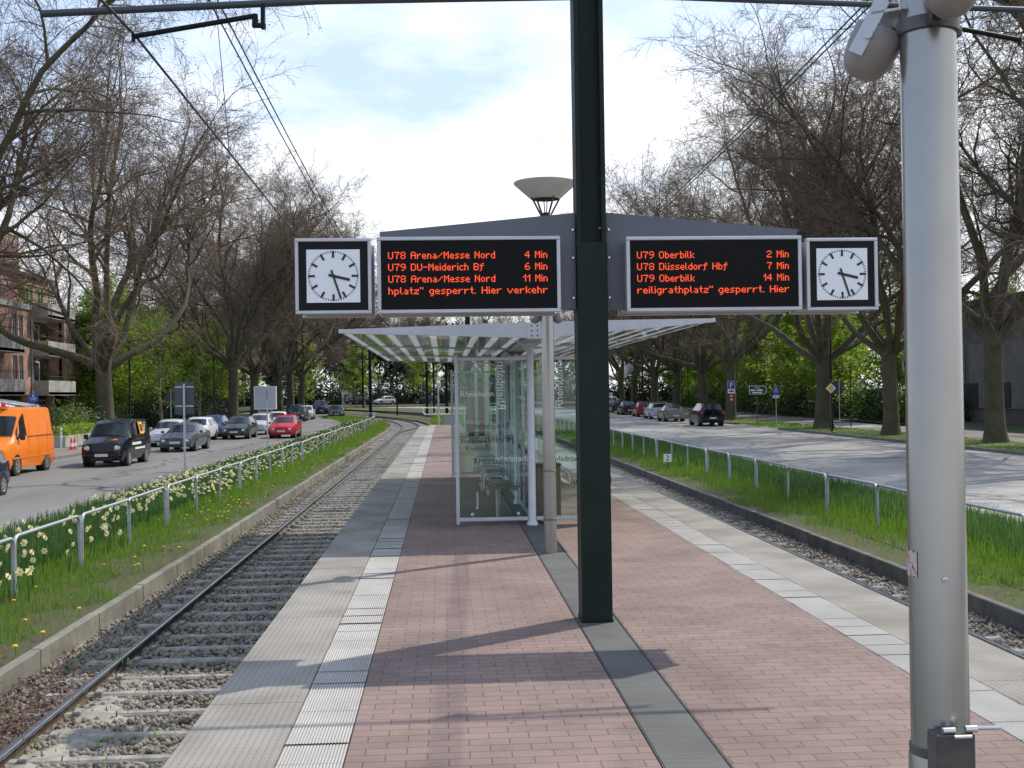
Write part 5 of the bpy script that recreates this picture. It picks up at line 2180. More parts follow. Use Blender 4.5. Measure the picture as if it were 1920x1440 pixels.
# ------------------------------------------------------------------ vehicles
# stations from nose (+y) to tail: y, shoulder z, top z, half width at the shoulder, half width of the roof
CAR = {
    'hatch': dict(st=[(1.86, .50, .56, .62, .50), (1.80, .66, .71, .72, .58), (1.50, .80, .85, .79, .66), (1.02, .90, .97, .815, .68), (.30, .94, 1.36, .82, .585), (-.10, .95, 1.46, .82, .58), (-.9, .96, 1.47, .82, .57), (-1.42, .97, 1.40, .81, .56), (-1.74, .95, 1.02, .79, .62), (-1.82, .62, .72, .75, .62)], ws=(3, 4), rw=(7, 8), side=(.92, -1.58), wb=(1.18, -1.17), wr=.285, cut=(-.22, -.95)),
    'sedan': dict(st=[(2.16, .46, .52, .66, .55), (2.10, .62, .68, .78, .62), (1.72, .76, .80, .85, .70), (1.0, .88, .93, .87, .72), (.22, .91, 1.31, .87, .60), (-.2, .92, 1.40, .87, .58), (-.85, .93, 1.39, .87, .57), (-1.55, .95, 1.06, .86, .64), (-2.05, .93, .99, .80, .66), (-2.14, .60, .70, .76, .64)], ws=(3, 4), rw=(6, 7), side=(.95, -1.45), wb=(1.30, -1.28), wr=.31, cut=(-.28, -1.0)),
    'estate': dict(st=[(2.16, .48, .54, .66, .55), (2.10, .64, .70, .77, .62), (1.74, .79, .83, .84, .70), (1.02, .91, .96, .86, .72), (.25, .94, 1.36, .86, .61), (-.2, .95, 1.45, .86, .60), (-1.2, .96, 1.45, .86, .60), (-1.85, .96, 1.38, .85, .60), (-2.10, .93, 1.0, .82, .66), (-2.18, .60, .70, .77, .64)], ws=(3, 4), rw=(7, 8), side=(.95, -1.98), wb=(1.30, -1.25), wr=.31, cut=(-.25, -.98)),
    'suv': dict(st=[(2.20, .58, .66, .70, .58), (2.14, .84, .90, .82, .66), (1.80, .98, 1.03, .90, .74), (1.15, 1.06, 1.12, .93, .77), (.45, 1.10, 1.60, .93, .66), (0, 1.11, 1.72, .93, .65), (-1.2, 1.12, 1.72, .93, .64), (-1.92, 1.12, 1.62, .92, .64), (-2.16, 1.08, 1.15, .88, .72), (-2.24, .66, .78, .84, .70)], ws=(3, 4), rw=(7, 8), side=(1.08, -2.04), wb=(1.38, -1.38), wr=.36, cut=(-.15, -1.0)),
    'smallvan': dict(st=[(2.08, .52, .62, .68, .56), (2.02, .86, .92, .78, .64), (1.70, 1.00, 1.06, .84, .72), (1.22, 1.08, 1.16, .86, .74), (.55, 1.12, 1.68, .86, .70), (.2, 1.13, 1.80, .86, .70), (-1.0, 1.14, 1.82, .86, .70), (-1.95, 1.14, 1.80, .86, .70), (-2.05, 1.10, 1.30, .85, .76), (-2.10, .6, .8, .82, .74)], ws=(3, 4), rw=(7, 8), side=(1.15, -.05), wb=(1.30, -1.27), wr=.31, cut=()),
    'van': dict(st=[(2.42, .55, .68, .74, .62), (2.36, .92, 1.02, .86, .70), (2.05, 1.10, 1.20, .93, .80), (1.55, 1.22, 1.36, .955, .84), (.85, 1.30, 2.14, .96, .78), (.5, 1.32, 2.36, .965, .77), (-1.0, 1.32, 2.40, .965, .77), (-2.30, 1.32, 2.38, .965, .77), (-2.38, 1.30, 1.5, .95, .82), (-2.42, .6, .8, .93, .84)], ws=(3, 4), rw=(7, 8), side=(1.42, .42), wb=(1.47, -1.53), wr=.345, cut=()),
}


def section(st, y):
    """the 7 right-hand points of the body at length y"""
    ys = [q[0] for q in st]
    a = np.array(st)[::-1]
    zb, zt, wb, wt = [float(np.interp(y, a[:, 0], a[:, k])) for k in (1, 2, 3, 4)]
    sill = .24
    return [(wb * .93, sill), (wb, min(sill + .2, zb * .7)), (wb * 1.0, zb - min(.14, zb * .2)), (wb * .965, zb), (wt, max(zt - .05, zb + .01)), (wt - .09, zt), (0, zt + .025)]


def car(kind, name, label, cat, mat, loc, rz, group=None, lod=0, bumper=None):
    spec = CAR[kind]
    st = spec['st']
    t = thing(name, label, cat, loc, rz, group)
    ys = sorted({q[0] for q in st} | {st[3][0] - .25, (st[4][0] + st[5][0]) / 2, (st[5][0] + st[6][0]) / 2}, reverse=True)
    mb = MB()
    rings = []
    for y in ys:
        h = section(st, y)
        rings.append([(x, y, z) for x, z in h] + [(-x, y, z) for x, z in h[-2::-1]])
    n = len(rings[0])
    V = [p for rg in rings for p in rg]
    Fc = [(i * n + k, (i + 1) * n + k, (i + 1) * n + k + 1, i * n + k + 1) for i in range(len(rings) - 1) for k in range(n - 1)]
    Fc = [f[::-1] for f in Fc]
    Fc += [(i * n, (i + 1) * n, (i + 1) * n + n - 1, i * n + n - 1) for i in range(len(rings) - 1)]
    Fc += [tuple(range(n)), tuple((len(rings) - 1) * n + k for k in range(n))[::-1]]
    mb.add(V, Fc)
    body = mb.build('body', mat, t, smooth=32)

    def across(y, f):
        h = section(st, y)
        p4, p5, p6 = h[4], h[5], h[6]
        return [Vector((p4[0] * f, y, p4[1] + .012)), Vector((p5[0] * f, y, p5[1])), Vector((0, y, p6[1])), Vector((-p5[0] * f, y, p5[1])), Vector((-p4[0] * f, y, p4[1] + .012))]
    for nm, (i, j) in (('windscreen', spec['ws']), ('rear_window', spec['rw'])):
        ya, yb = st[i][0], st[j][0]
        s = 1 if nm == 'windscreen' else -1
        rows = [across(ya + (yb - ya) * u, .95) for u in (.05, .35, .65, .93)]
        off = Vector((0, s * .010, .010))
        V = [p + off for rw in rows for p in rw]
        Fc = [(a * 5 + k, a * 5 + k + 1, (a + 1) * 5 + k + 1, (a + 1) * 5 + k) for a in range(3) for k in range(4)]
        if kind == 'van' and s < 0:
            continue
        MB().add(V, Fc).build(nm, MAT['glass_dark'], t, smooth=40)
    for s in (-1, 1):
        y0, y1 = spec['side']
        cuts = [y0] + [c for c in spec['cut']] + [y1]
        for a, b in zip(cuts[:-1], cuts[1:]):
            a2, b2 = a - .03, b + .03
            lo, hi = [], []
            for u in np.linspace(0, 1, 7):
                y = a2 + (b2 - a2) * u
                h = section(st, y)
                p3, p4 = h[3], h[4]
                g = p4[1] - p3[1]
                if g < .03:
                    continue
                lo.append(Vector((s * (p3[0] + (p4[0] - p3[0]) * .07 + .008), y, p3[1] + g * .07)))
                hi.append(Vector((s * (p3[0] + (p4[0] - p3[0]) * .88 + .008), y, p3[1] + g * .88)))
            m = len(lo)
            if m > 1:
                MB().add(lo + hi, [(k, k + 1, m + k + 1, m + k) if s < 0 else (m + k, m + k + 1, k + 1, k) for k in range(m - 1)]).build('side_window', MAT['glass_dark'], t)
    # wheels
    wr = spec['wr']
    w_half = st[5][3]
    for y in spec['wb']:
        for s in (-1, 1):
            mb = MB()
            rot = Matrix.Rotation(s * PI / 2, 3, 'Y')
            mb.lathe([(wr + .05, -.30), (wr + .05, .004)], 22, (s * (w_half - .005), y, wr + .02), rot)
            mb.build('wheel_arch', MAT['black'], t)
            mb = MB()
            mb.lathe([(wr * .62, -.2), (wr * .93, -.2), (wr, -.17), (wr, -.03), (wr * .95, -.004), (wr * .66, .012)], 24, (s * (w_half - .0), y, wr), rot, cap=False)
            wh = mb.build('wheel', MAT['rubber'], t, smooth=40)
            mb = MB()
            mb.lathe([(wr * .66, .012), (wr * .62, .004), (wr * .55, .0), (wr * .2, .008), (.0, .012)], 20, (s * (w_half + .001), y, wr), rot, cap=False)
            for k in range(5):
                a = k * 2 * PI / 5
                mb.box(Vector((s * (w_half + .007), y + math.cos(a) * wr * .4, wr + math.sin(a) * wr * .4)), (.006, wr * .16, wr * .16), 0, Matrix.Rotation(a, 3, 'X'), mi=1)
            mb.build('rim', [MAT['rim'], MAT['black']], wh, smooth=40)
    # nose
    yn, zn, wn_ = st[1][0], st[1][1], st[1][3]
    big = kind in ('van', 'smallvan')
    zl = zn - .08 if not big else zn - .12
    for s in (-1, 1):
        mb = MB()
        mb.box((s * (wn_ - .17), yn - .04, zl), (.30, .17, .16 if not big else .20), .05, Matrix.Rotation(s * -.35, 3, 'Z'))
        mb.build('headlight', MAT['lens'], t)
        mb = MB()
        yr = st[-2][0]
        mb.box((s * (st[-2][3] - .10), yr + .02, st[-2][1] - .12), (.20, .12, .17 if kind != 'suv' else .24), .03)
        mb.build('tail_light', MAT['red_lens'], t)
        mb = MB()
        zc_ = st[4][1] + .05
        mb.box((s * (w_half + .09), spec['side'][0] - .22, zc_), (.17, .09, .13 if not big else .2), .03)
        mb.build('door_mirror', mat if not big else MAT['black'], t)
        mb = MB()
        for q in ((spec['cut'] or (.25,))[:1]):
            mb.box((s * (w_half + .001), q + .12, st[4][1] - .13), (.02, .15, .025), .005)
        mb.build('door_handle', mat, t)
    mb = MB()
    mb.box((0, yn + .035, zn - .18 if not big else zn - .26), (.72, .06, .09), .02)
    mb.build('grille', MAT['black'], t)
    mb = MB()
    yb_ = st[0][0]
    mb.box((0, yb_ - .06, .40), (wn_ * 1.92, .24, .24), .07)
    mb.build('front_bumper', bumper or mat, t)
    mb = MB()
    mb.box((0, yb_ + .042, .34), (.85, .03, .09), .01)
    mb.build('air_intake', MAT['black'], t)
    mb = MB()
    mb.box((0, st[-1][0] + .05, .42), (st[-1][3] * 2.02, .22, .24), .07)
    mb.build('rear_bumper', bumper or mat, t)
    for y, z in ((yb_ + .064, .47), (st[-1][0] - .066, .50 if kind in ('hatch', 'sedan') else .60)):
        mb = MB()
        mb.box((0, y, z), (.50, .012, .11), .002)
        mb.build('licence_plate', MAT['plate'], t)
    return t


def on_road(px, Y):
    return (gx(px, Y), Y, gz(Y) + .003)


BK = paint('paint_black', (.005, .005, .009))
NAVY = paint('paint_navy', (.016, .020, .045))
GREY = paint('paint_grey', (.075, .082, .092))
SILV = paint('paint_silver', (.46, .47, .50))
WHT = paint('paint_white', (.62, .63, .64))
RED = paint('paint_red', (.46, .012, .03))
DRED = paint('paint_dark_red', (.22, .02, .025))
BLUE = paint('paint_blue', (.03, .05, .16))
ANTH = paint('paint_anthracite', (.035, .038, .042))
TAUPE = paint('paint_taupe', (.20, .185, .165))
CR = 'traffic and parked cars on the left road'
CRR = 'cars on the right road'

van = car('van', 'orange_van', 'orange municipal van with beacon on its roof and striped bonnet', 'van', MAT['orange'], (-16.0, 42.9, gz(43)), PI, None, bumper=MAT['steel_dark'])
mb = MB()
mb.box((-.15, .55, 2.43), (.34, .22, .05), .01)
mb.lathe([(.075, 2.455), (.08, 2.47), (.078, 2.56), (.055, 2.60), (0, 2.61)], 14, (-.15, .55, 0))
mb.build('beacon', MAT['amber'], van, smooth=40)
mb = MB()
for k in range(4):
    mb.box((.45, 2.02 - k * .0, 0), (.01, .01, .01))
mb = MB()
rot = Matrix.Rotation(.32, 3, 'X')
stp = pbr('warning_stripe', (.62, .60, .58), .5)
for k in range(5):
    mb.box(Vector((-.44 + k * .07 - .14, 2.20 + (k % 2) * .0, 1.145)), (.07, .24, .01), 0, Matrix.Rotation(-.36, 3, 'X'), mi=k % 2)
mb.build('warning_marking', [MAT['white'], MAT['cone_red']], van)
for s in (-1, 1):                                    # panel seams of the load bay
    mb = MB()
    for y in (.36, -.62, -1.6):
        mb.box((s * .966, y, 1.15), (.008, .02, 1.35))
    mb.box((s * .968, -.95, 1.38), (.012, 2.6, .05), .004)
    mb.box((s * .968, -.1, .62), (.014, 4.0, .07), .005)
    mb.build('side_moulding', pbr('moulding_orange', (.55, .14, .01), .5) if s < 0 else bpy.data.materials['moulding_orange'], van)

dv = car('smallvan', 'black_van', 'glossy black delivery van with yellow framed emblem and white lettering', 'van', BK, (-13.35, 47.7, gz(48)), PI, None)
for s in (-1,):
    mb = MB()
    sl = math.atan2(.16, .66)
    rt = Matrix.Rotation(s * -sl, 3, 'Y')
    xx = .80
    mb.box((s * (xx + .012), -.62, 1.46), (.012, .62, .50), .0, rt, 0)
    mb.box((s * (xx + .019), -.62, 1.46), (.012, .40, .30), .0, rt, 1)
    mb.build('emblem', [MAT['yellow_sign'], pbr('emblem_red', (.12, .025, .02), .5)], dv)
    mb = MB()
    for k in range(6):
        mb.box((s * (xx + .014 - .0 * k), -1.12, 1.66 - k * .075), (.012, .20 + .05 * (k % 2), .028), 0, rt)
    mb.box((s * .872, .25, .86), (.008, 1.35, .10))
    mb.box((s * .872, -.25, .66), (.008, 1.5, .075))
    mb.build('side_lettering', MAT['white'], dv)
mb = MB()
mb.box((-.25, 1.62, 1.075), (.52, .30, .012), 0, Matrix.Rotation(-.2, 3, 'X'), 0)
mb.box((-.25, 1.62, 1.082), (.38, .2, .012), 0, Matrix.Rotation(-.2, 3, 'X'), 1)
mb.build('emblem', [MAT['yellow_sign'], MAT['amber']], dv)

LC = [  # kind, px, Y, paint, label, heading
    ('sedan', 348, 59.5, GREY, 'dark grey sedan following right behind the black van', PI - .02),
    ('estate', 450, 75.5, ANTH, 'black estate car between the grey sedan and the red hatchback', PI),
    ('hatch', 489, 83, SILV, 'silver hatchback driving right behind the black estate car', PI),
    ('hatch', 536, 75.5, RED, 'bright red small hatchback beside the railing', PI - .02),
    ('sedan', 521, 93, WHT, 'white sedan half hidden behind the red hatchback', PI),
    ('hatch', 320, 65.5, SILV, 'silver hatchback parked at the kerb behind the black van', PI),
    ('estate', 372, 72.5, WHT, 'white estate car parked at the kerb behind the grey sedan', PI),
    ('hatch', 402, 80, BLUE, 'blue hatchback parked at the kerb left of the black estate car', PI),
    ('estate', 560, 116, ANTH, 'dark estate car parked just behind the red hatchback', PI + .03),
    ('hatch', 575, 123, SILV, 'silver hatchback at the end of the parked row behind the red car', PI + .04),
    ('hatch', 556, 132, BLUE, 'dark blue hatchback parked deep in the row under the plane trees', PI + .05),
    ('suv', 601, 147, NAVY, 'dark blue off-road car driving around the far bend', PI + .15),
    ('sedan', 631, 127, ANTH, 'black sedan driving nearest to the bend, closest to the far mast', PI + .1),
]
for kind, px, Y, m, lab, rz in LC:
    car(kind, 'parked_car' if 'parked' in lab else 'car', lab, 'car', m, on_road(px, Y), rz, CR)
car('hatch', 'car', 'dark blue car cut off by the left edge of the photo', 'car', NAVY, (-13.2, 31.85, gz(32)), PI, CR)
car('hatch', 'car', 'white car crossing in the far distance behind the meadow', 'car', WHT, (gx(721, 197), 197, gz(197) + .1), PI - .9, CR)
car('estate', 'parked_car', 'dark green car standing far behind the platform end railing', 'car', paint('paint_teal', (.03, .06, .06)), (gx(800, 196), 196, gz(196) + .12), 1.2, CR)
car('sedan', 'parked_car', 'dark car parked beside the white kiosk in the far distance', 'car', ANTH, (gx(674, 197), 197, gz(197) + .1), 1.3, CR)
RC = [
    ('suv', 1324, 85.5, BK, 'black off-road car with red tail lights, nearest on the right road', .0),
    ('sedan', 1258, 97, TAUPE, 'grey brown sedan parked behind the black off-road car', 0),
    ('estate', 1230, 105, SILV, 'silver estate car between the grey brown sedan and the red hatchback', 0),
    ('hatch', 1205, 113, DRED, 'dark red hatchback in the right parked row', 0),
    ('sedan', 1176, 121, ANTH, 'black sedan parked in front of the dark red hatchback', 0),
    ('hatch', 1157, 131, NAVY, 'dark blue hatchback next to the green mast, farthest of the row', 0),
    ('suv', 1143, 142, WHT, 'white roofed car just beside the green mast in the far right row', 0),
]
for kind, px, Y, m, lab, rz in RC:
    car(kind, 'parked_car', lab, 'car', m, on_road(px, Y), rz, CRR)

# ------------------------------------------------------------------ left side: apartment building
XF = -28.5                                  # facade plane, facing the platform (+x)
bl = thing('apartment_building', 'red brick apartment building with concrete balconies behind the left plane tree', 'building', (XF, 76.6, gz(75)))


def bbox(nm, x0, x1, y0, y1, z0, z1, m, parent, bev=0.0):
    mb = MB()
    mb.box(((x0 + x1) / 2, (y0 + y1) / 2, (z0 + z1) / 2), (abs(x1 - x0), abs(y1 - y0), abs(z1 - z0)), bev)
    return mb.build(nm, m, parent)


HB = 8.9
FL = [3.35, 6.1]                            # floor levels of the two upper storeys
CONC = MAT['building_concrete']


def wall_run(y0, y1, x, wins, z0=3.1, z1=HB, depth=8.0):
    """a facade slab with window openings cut as separate wall pieces between them"""
    mb = MB()
    ys = sorted({y0, y1} | {q for w in wins for q in (w[0], w[1])})
    for a, b in zip(ys[:-1], ys[1:]):
        w = [q for q in wins if q[0] <= a + 1e-6 and q[1] >= b - 1e-6]
        if not w:
            mb.box((x - .2, (a + b) / 2, (z0 + z1) / 2), (.4, b - a, z1 - z0))
        else:
            zs = sorted([(q[2], q[3]) for q in w])
            zc = z0
            for (p, q) in zs:
                if p > zc:
                    mb.box((x - .2, (a + b) / 2, (zc + p) / 2), (.4, b - a, p - zc))
                zc = q
            if z1 > zc:
                mb.box((x - .2, (a + b) / 2, (zc + z1) / 2), (.4, b - a, z1 - zc))
    return mb


def window(x, y0, y1, z0, z1, parent, bars=1):
    mb = MB()
    w, h = y1 - y0, z1 - z0
    yc, zc = (y0 + y1) / 2, (z0 + z1) / 2
    f = .07
    for (dy, dz, sy, sz) in ((0, h / 2 - f / 2, w, f), (0, -h / 2 + f / 2, w, f), (-w / 2 + f / 2, 0, f, h - 2 * f), (w / 2 - f / 2, 0, f, h - 2 * f)):
        mb.box((x - .16, yc + dy, zc + dz), (.07, sy, sz))
    for k in range(bars):
        mb.box((x - .162, y0 + w * (k + 1) / (bars + 1), zc), (.06, .08, h - 2 * f))
    fr = mb.build('window', MAT['white'], parent)
    bbox('pane', x - .185, x - .175, y0 + f, y1 - f, z0 + f, z1 - f, MAT['house_glass'], fr)
    bbox('sill', x - .14, x + .06, y0 - .04, y1 + .04, z0 - .06, z0 - .004, MAT['concrete'], fr)
    return fr


# near wing (left of the downpipe), loggia bay, far wing
wins_a = [(1.2, 2.05, f + .15, f + 2.35) for f in FL] + [(2.35, 3.2, f + .15, f + 2.35) for f in FL] + [(-2.6, -1.2, f + .1, f + 2.3) for f in FL] + [(-5.0, -4.2, f + .15, f + 2.35) for f in FL]
wins_b = [(13.7, 14.5, f + .15, f + 2.35) for f in FL] + [(16.2, 17.0, f + .15, f + 2.35) for f in FL] + [(17.3, 18.1, f + .15, f + 2.35) for f in FL]
mb = wall_run(-9, 4.6, 0, wins_a)
mb2 = wall_run(12.6, 19.6, -.3, wins_b)
mb.add(mb2.v, mb2.f)
mb.box((-.75, 4.45, (3.1 + HB) / 2), (1.1, .28, HB - 3.1))
mb.box((-5.1, 19.45, (3.1 + HB) / 2), (9.0, .3, HB - 3.1))
mb.box((-1.0, 12.75, (3.1 + HB) / 2), (1.0, .3, HB - 3.1))
mb.box((-1.9, 8.6, HB - .2), (.3, 8.0, .4))
mb.build('wall', MAT['house_brick'], bl)
for (a, b, z0, z1) in wins_a:
    window(0, a, b, z0, z1, bl, 1)
for (a, b, z0, z1) in wins_b:
    window(-.3, a, b, z0, z1, bl, 1)
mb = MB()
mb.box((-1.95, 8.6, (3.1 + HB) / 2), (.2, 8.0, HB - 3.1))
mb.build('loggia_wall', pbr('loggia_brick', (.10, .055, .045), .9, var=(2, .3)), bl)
for f in FL + [8.75]:
    o = bbox('balcony', -1.85, 1.15, 4.75, 10.6, f - .35, f - .12, CONC, bl)
    mb = MB()
    if True:
        mb.box((1.09, 7.68, f + .18), (.12, 5.85, 1.0), .01)
        mb.box((-.3, 10.66, f + .18), (2.7, .12, 1.0), .01)
        mb.box((-.3, 4.80, f + .18), (2.7, .12, 1.0), .01)
        mb.build('parapet', CONC, o)
    if f < 8:
        mb = MB()
        mb.box((1.09, 7.7, f + .98), (.05, 5.6, .05))
        for k in range(16):
            mb.box((1.09, 5.0 + k * .36, f + .83), (.025, .025, .32))
        mb.build('balcony_rail', MAT['steel_dark'], o)
        for (a, b) in ((5.2, 6.6), (7.0, 8.4), (9.0, 11.4)):
            window(-1.62, a, b, f + .02, f + 2.2, bl, 1)
for f in FL:                                # balcony of the near wing, cut by the picture edge
    o = bbox('balcony', 0.02, 1.3, -5.2, -.2, f - .35, f - .12, CONC, bl)
    mb = MB()
    mb.box((1.24, -2.7, f + .18), (.12, 5.0, 1.0), .01)
    mb.box((.6, -.14, f + .18), (1.2, .12, 1.0), .01)
    mb.build('parapet', CONC, o)
    mb = MB()
    mb.box((1.24, -2.7, f + 1.2), (.05, 5.0, .05))
    for k in range(12):
        mb.box((1.24, -5 + k * .42, f + .95), (.025, .025, .5))
    mb.build('balcony_rail', MAT['steel_dark'], o)
bbox('roof_edge', -.5, .12, -9, 4.7, HB + .002, HB + .35, pbr('roof_edge', (.42, .43, .46), .5, .3), bl)
bbox('roof_edge', -.8, -.18, 12.5, 19.7, HB + .002, HB + .35, bpy.data.materials['roof_edge'], bl)
bbox('roof', -11, -.52, -9, 19.6, HB - .1, HB + .2, MAT['roof_tile'], bl)
# ground floor, set back and dark, with shop front
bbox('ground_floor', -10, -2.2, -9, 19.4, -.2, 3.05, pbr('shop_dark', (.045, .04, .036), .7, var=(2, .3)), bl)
bbox('soffit', -10, .02, -9, 19.5, 3.052, 3.098, MAT['concrete'], bl)
for y in (-6, -1, 4.4, 9.5, 14.5, 19.2):
    bbox('pier', -.55, -.1, y - .2, y + .2, -.2, 3.05, MAT['house_brick'], bl)
for y in (-4.5, .8, 6.0, 11.5, 16.5):
    window(-2.05, y, y + 2.4, .5, 2.7, bl, 2)
# attic storeys with white windows
at_ = bbox('attic', -9.5, -3.2, -9, 17.8, HB + .202, HB + 3.2, MAT['house_brick'], bl)
for (a, b) in ((-3, -1.6), (1.5, 2.9), (6.3, 7.8), (12.5, 14.2), (15, 16.6)):
    window(-3.0, a, b, HB + .75, HB + 2.6, bl, 1)
bbox('attic_roof', -9.9, -2.9, -9.3, 18.2, HB + 3.202, HB + 3.45, MAT['roof_tile'], bl)
mb = MB()
mb.prism([(-9.4, HB + 3.45), (-3.4, HB + 3.45), (-5.2, HB + 6.6), (-8.0, HB + 6.6)][::-1], -8, 12.5)
mb.build('upper_roof', MAT['roof_tile'], bl)
bbox('dormer', -6.2, -3.6, 8.2, 12.6, HB + 3.47, HB + 6.2, MAT['house_brick'], bl)
window(-3.44, 9.2, 11.6, HB + 3.9, HB + 5.8, bl, 2)
mb = MB()
mb.tube([(.06, 4.68, 0), (.06, 4.68, HB)], .06, 8)
mb.build('downpipe', MAT['galv'], bl, smooth=50)
t = thing('shop_awning', 'white canvas awning in front of the apartment building ground floor', 'awning', (XF + .15, 72, gz(72)))
for (y0, y1, xo) in ((-9, -2.2, 3.0), (-1.9, .9, 3.3)):
    mb = MB()
    V = [(-.05, y0, 2.98), (xo, y0, 2.35), (xo, y1, 2.35), (-.05, y1, 2.98)]
    mb.add(V + [(a, b, c - .03) for a, b, c in V], [(3, 2, 1, 0), (4, 5, 6, 7), (0, 1, 5, 4), (2, 3, 7, 6), (1, 2, 6, 5), (0, 4, 7, 3)])
    mb.box((xo + .012, (y0 + y1) / 2, 2.22), (.02, y1 - y0, .26))
    o = mb.build('canvas', MAT['awning'], t)
    mb = MB()
    for y in (y0 + .2, y1 - .2):
        mb.tube([(-.1, y, 2.5), (xo - .05, y, 2.3)], .025, 6)
        mb.tube([(xo - .06, y, 2.3), (xo - .06, y, 0)], .03, 8)
    mb.build('awning_frame', MAT['galv'], o)

# planter, blossoming shrubs, bollards, cones
t = thing('planter', 'pale concrete planter with clipped green hedge in front of the brick building', 'planter', (gx(140, 66), 66, gz(66) + .1))
mb = MB()
for k in range(3):
    mb.box((0, -2 + k * 2.0, .3), (.9, 1.94, .62), .03)
mb.build('trough', pbr('trough', (.40, .38, .34), .85, var=(3, .3)), t)
r = np.random.default_rng(77)
P = np.stack([r.uniform(-.42, .42, 420), r.uniform(-2.9, 2.9, 420), r.uniform(.6, 1.15, 420)], 1)
V, Fq = leaf_quads(P, 6, .07, .07, r)
mesh_np('hedge', V, Fq, MAT['leaf_spring'], t)
b0 = shrub(51, 'bush with white blossom behind the concrete planter', 'blossoming bushes', (gx(128, 71), 71, gz(71)), (1.9, 1.9, 2.1), 'leaf_shrub', 2200, .10, 160, 'blossom_bush')
dup(b0, (gx(150, 73), 73, gz(73)), 1.5, 'smaller bush with white blossom close to the thick left trunk', .9)
bo = thing('bollard', 'white bollard nearest the orange van', 'bollard', (gx(115, 63), 63, gz(63) + .1), 0, 'white bollards on the left pavement')
mb = MB()
mb.lathe([(.06, 0), (.06, 1.02), (.045, 1.06), (0, 1.07)], 14)
mb.build('post', MAT['white'], bo, smooth=40)
mb = MB()
mb.lathe([(.062, .86), (.062, .94)], 14, cap=False)
mb.build('reflective_band', MAT['alu'], bo)
dup(bo, (gx(155, 67), 67, gz(67) + .1), 0, 'white bollard right of the planter')
dup(bo, (gx(169, 68.5), 68.5, gz(68) + .1), 0, 'white bollard nearest the thick left trunk')
cn_ = thing('traffic_cone', 'left one of two red traffic cones at the kerb', 'cone', (gx(134, 60), 60, gz(60) + .005), 0, 'red traffic cones')
mb = MB()
mb.box((0, 0, .02), (.36, .36, .04), .01)
mb.lathe([(.14, .04), (.03, .68), (.02, .70)], 16)
mb.build('cone_body', MAT['cone_red'], cn_, smooth=40)
mb = MB()
mb.lathe([(.105, .26), (.075, .44)], 16, cap=False)
mb.build('white_band', MAT['white'], cn_, smooth=40)
dup(cn_, (gx(140, 60.4), 60.4, gz(60) + .005), .4, 'right one of two red traffic cones at the kerb')


# ------------------------------------------------------------------ street lamps, signs, masts
def street_lamp(px, Y, h, arm, label, rz=0):
    t = thing('street_lamp', label, 'street lamp', (gx(px, Y), Y, gz(Y)), rz, 'dark street lamps')
    mb = MB()
    mb.lathe([(.10, 0), (.10, .9), (.065, .95), (.05, h)], 12)
    mb.build('pole', MAT['green_dark'], t, smooth=40)
    mb = MB()
    mb.tube([(0, 0, h - .05), (arm * .3, 0, h)], .03, 8)
    mb.box((arm * .55, 0, h), (abs(arm) * .8, .28, .10), .04)
    o = mb.build('lamp_head', MAT['green_dark'], t)
    mb = MB()
    mb.box((arm * .6, 0, h - .053), (abs(arm) * .55, .2, .012))
    mb.build('lamp_glass', MAT['lens'], o)
    return t


street_lamp(244, 79, 6.6, 1.0, 'dark street lamp just right of the thick left trunk')
street_lamp(402, 104, 6.6, 1.0, 'dark street lamp beside the second trunk of the left row')
street_lamp(1560, 68, 8.4, -1.3, 'tall dark street lamp in front of the plane tree by the yellow diamond sign')
street_lamp(1206, 118, 8.0, -1.2, 'dark street lamp behind the red hatchback on the right')


def sign_post(name, px, Y, h, label, r=.03, mat='galv', base=.05):
    t = thing(name, label, 'sign', (gx(px, Y), Y, gz(Y) + base))
    mb = MB()
    mb.tube([(0, 0, -.2), (0, 0, h)], r, 10)
    mb.build('post', MAT[mat], t, smooth=50)
    return t


# grey back of a big square sign in the daffodil strip
t = sign_post('road_sign', 347, 36.5, 3.05, 'grey back of a large square road sign rising from the daffodils', .035)
mb = MB()
mb.box((0, .05, 2.60), (.60, .012, 1.02), .004)
o = mb.build('sign_plate', MAT['sign_back'], t)
mb = MB()
for z in (2.35, 2.95):
    mb.box((0, .038, z), (.56, .02, .04), .004)
    mb.tube([(-.05, .02, z), (.05, .02, z)], .015, 6)
mb.build('bracket', MAT['galv'], o)
# thin post with small plate edge-on
t = sign_post('sign_post', 502, 54, 3.0, 'thin bare grey post standing in the daffodils before the blank billboard', .03)
mb = MB()
mb.box((0, .05, 2.7), (.02, .42, .42), .003)
mb.build('sign_plate', MAT['sign_back'], t)
# blank billboard with white frame
Yb = 100
t = thing('billboard', 'blank white framed billboard in front of the plane trunks', 'billboard', (gx(498, Yb), Yb, gz(Yb)), -.12)
wbb, hbb = 1.95, 2.0
zc0 = CAM_H - gz(Yb) + (741 - 742) / F_PX * Yb
mb = MB()
frame_ring(mb, wbb, hbb, .10, -.10, .10)
mb.v = [(a, b, c + zc0) for a, b, c in mb.v]
mb.build('frame', MAT['white'], t)
mb = MB()
mb.box((0, 0, zc0), (wbb - .16, .12, hbb - .16))
mb.build('poster_panel', pbr('blank_poster', (.52, .55, .62), .35, var=(.9, .12)), t)
mb = MB()
for x in (-.55, .55):
    mb.tube([(x, 0, -.1), (x, 0, zc0 - hbb / 2 + .01)], .05, 8)
mb.build('leg', MAT['galv'], t)
# triangular sign seen from behind
t = sign_post('warning_sign', 321, 82, 3.2, 'dark triangular warning sign seen from behind left of the square sign', .03)
mb = MB()
mb.prism([(-.45, 2.5), (.45, 2.5), (0, 3.28)], .03, .042)
mb.build('sign_plate', MAT['sign_back'], t)


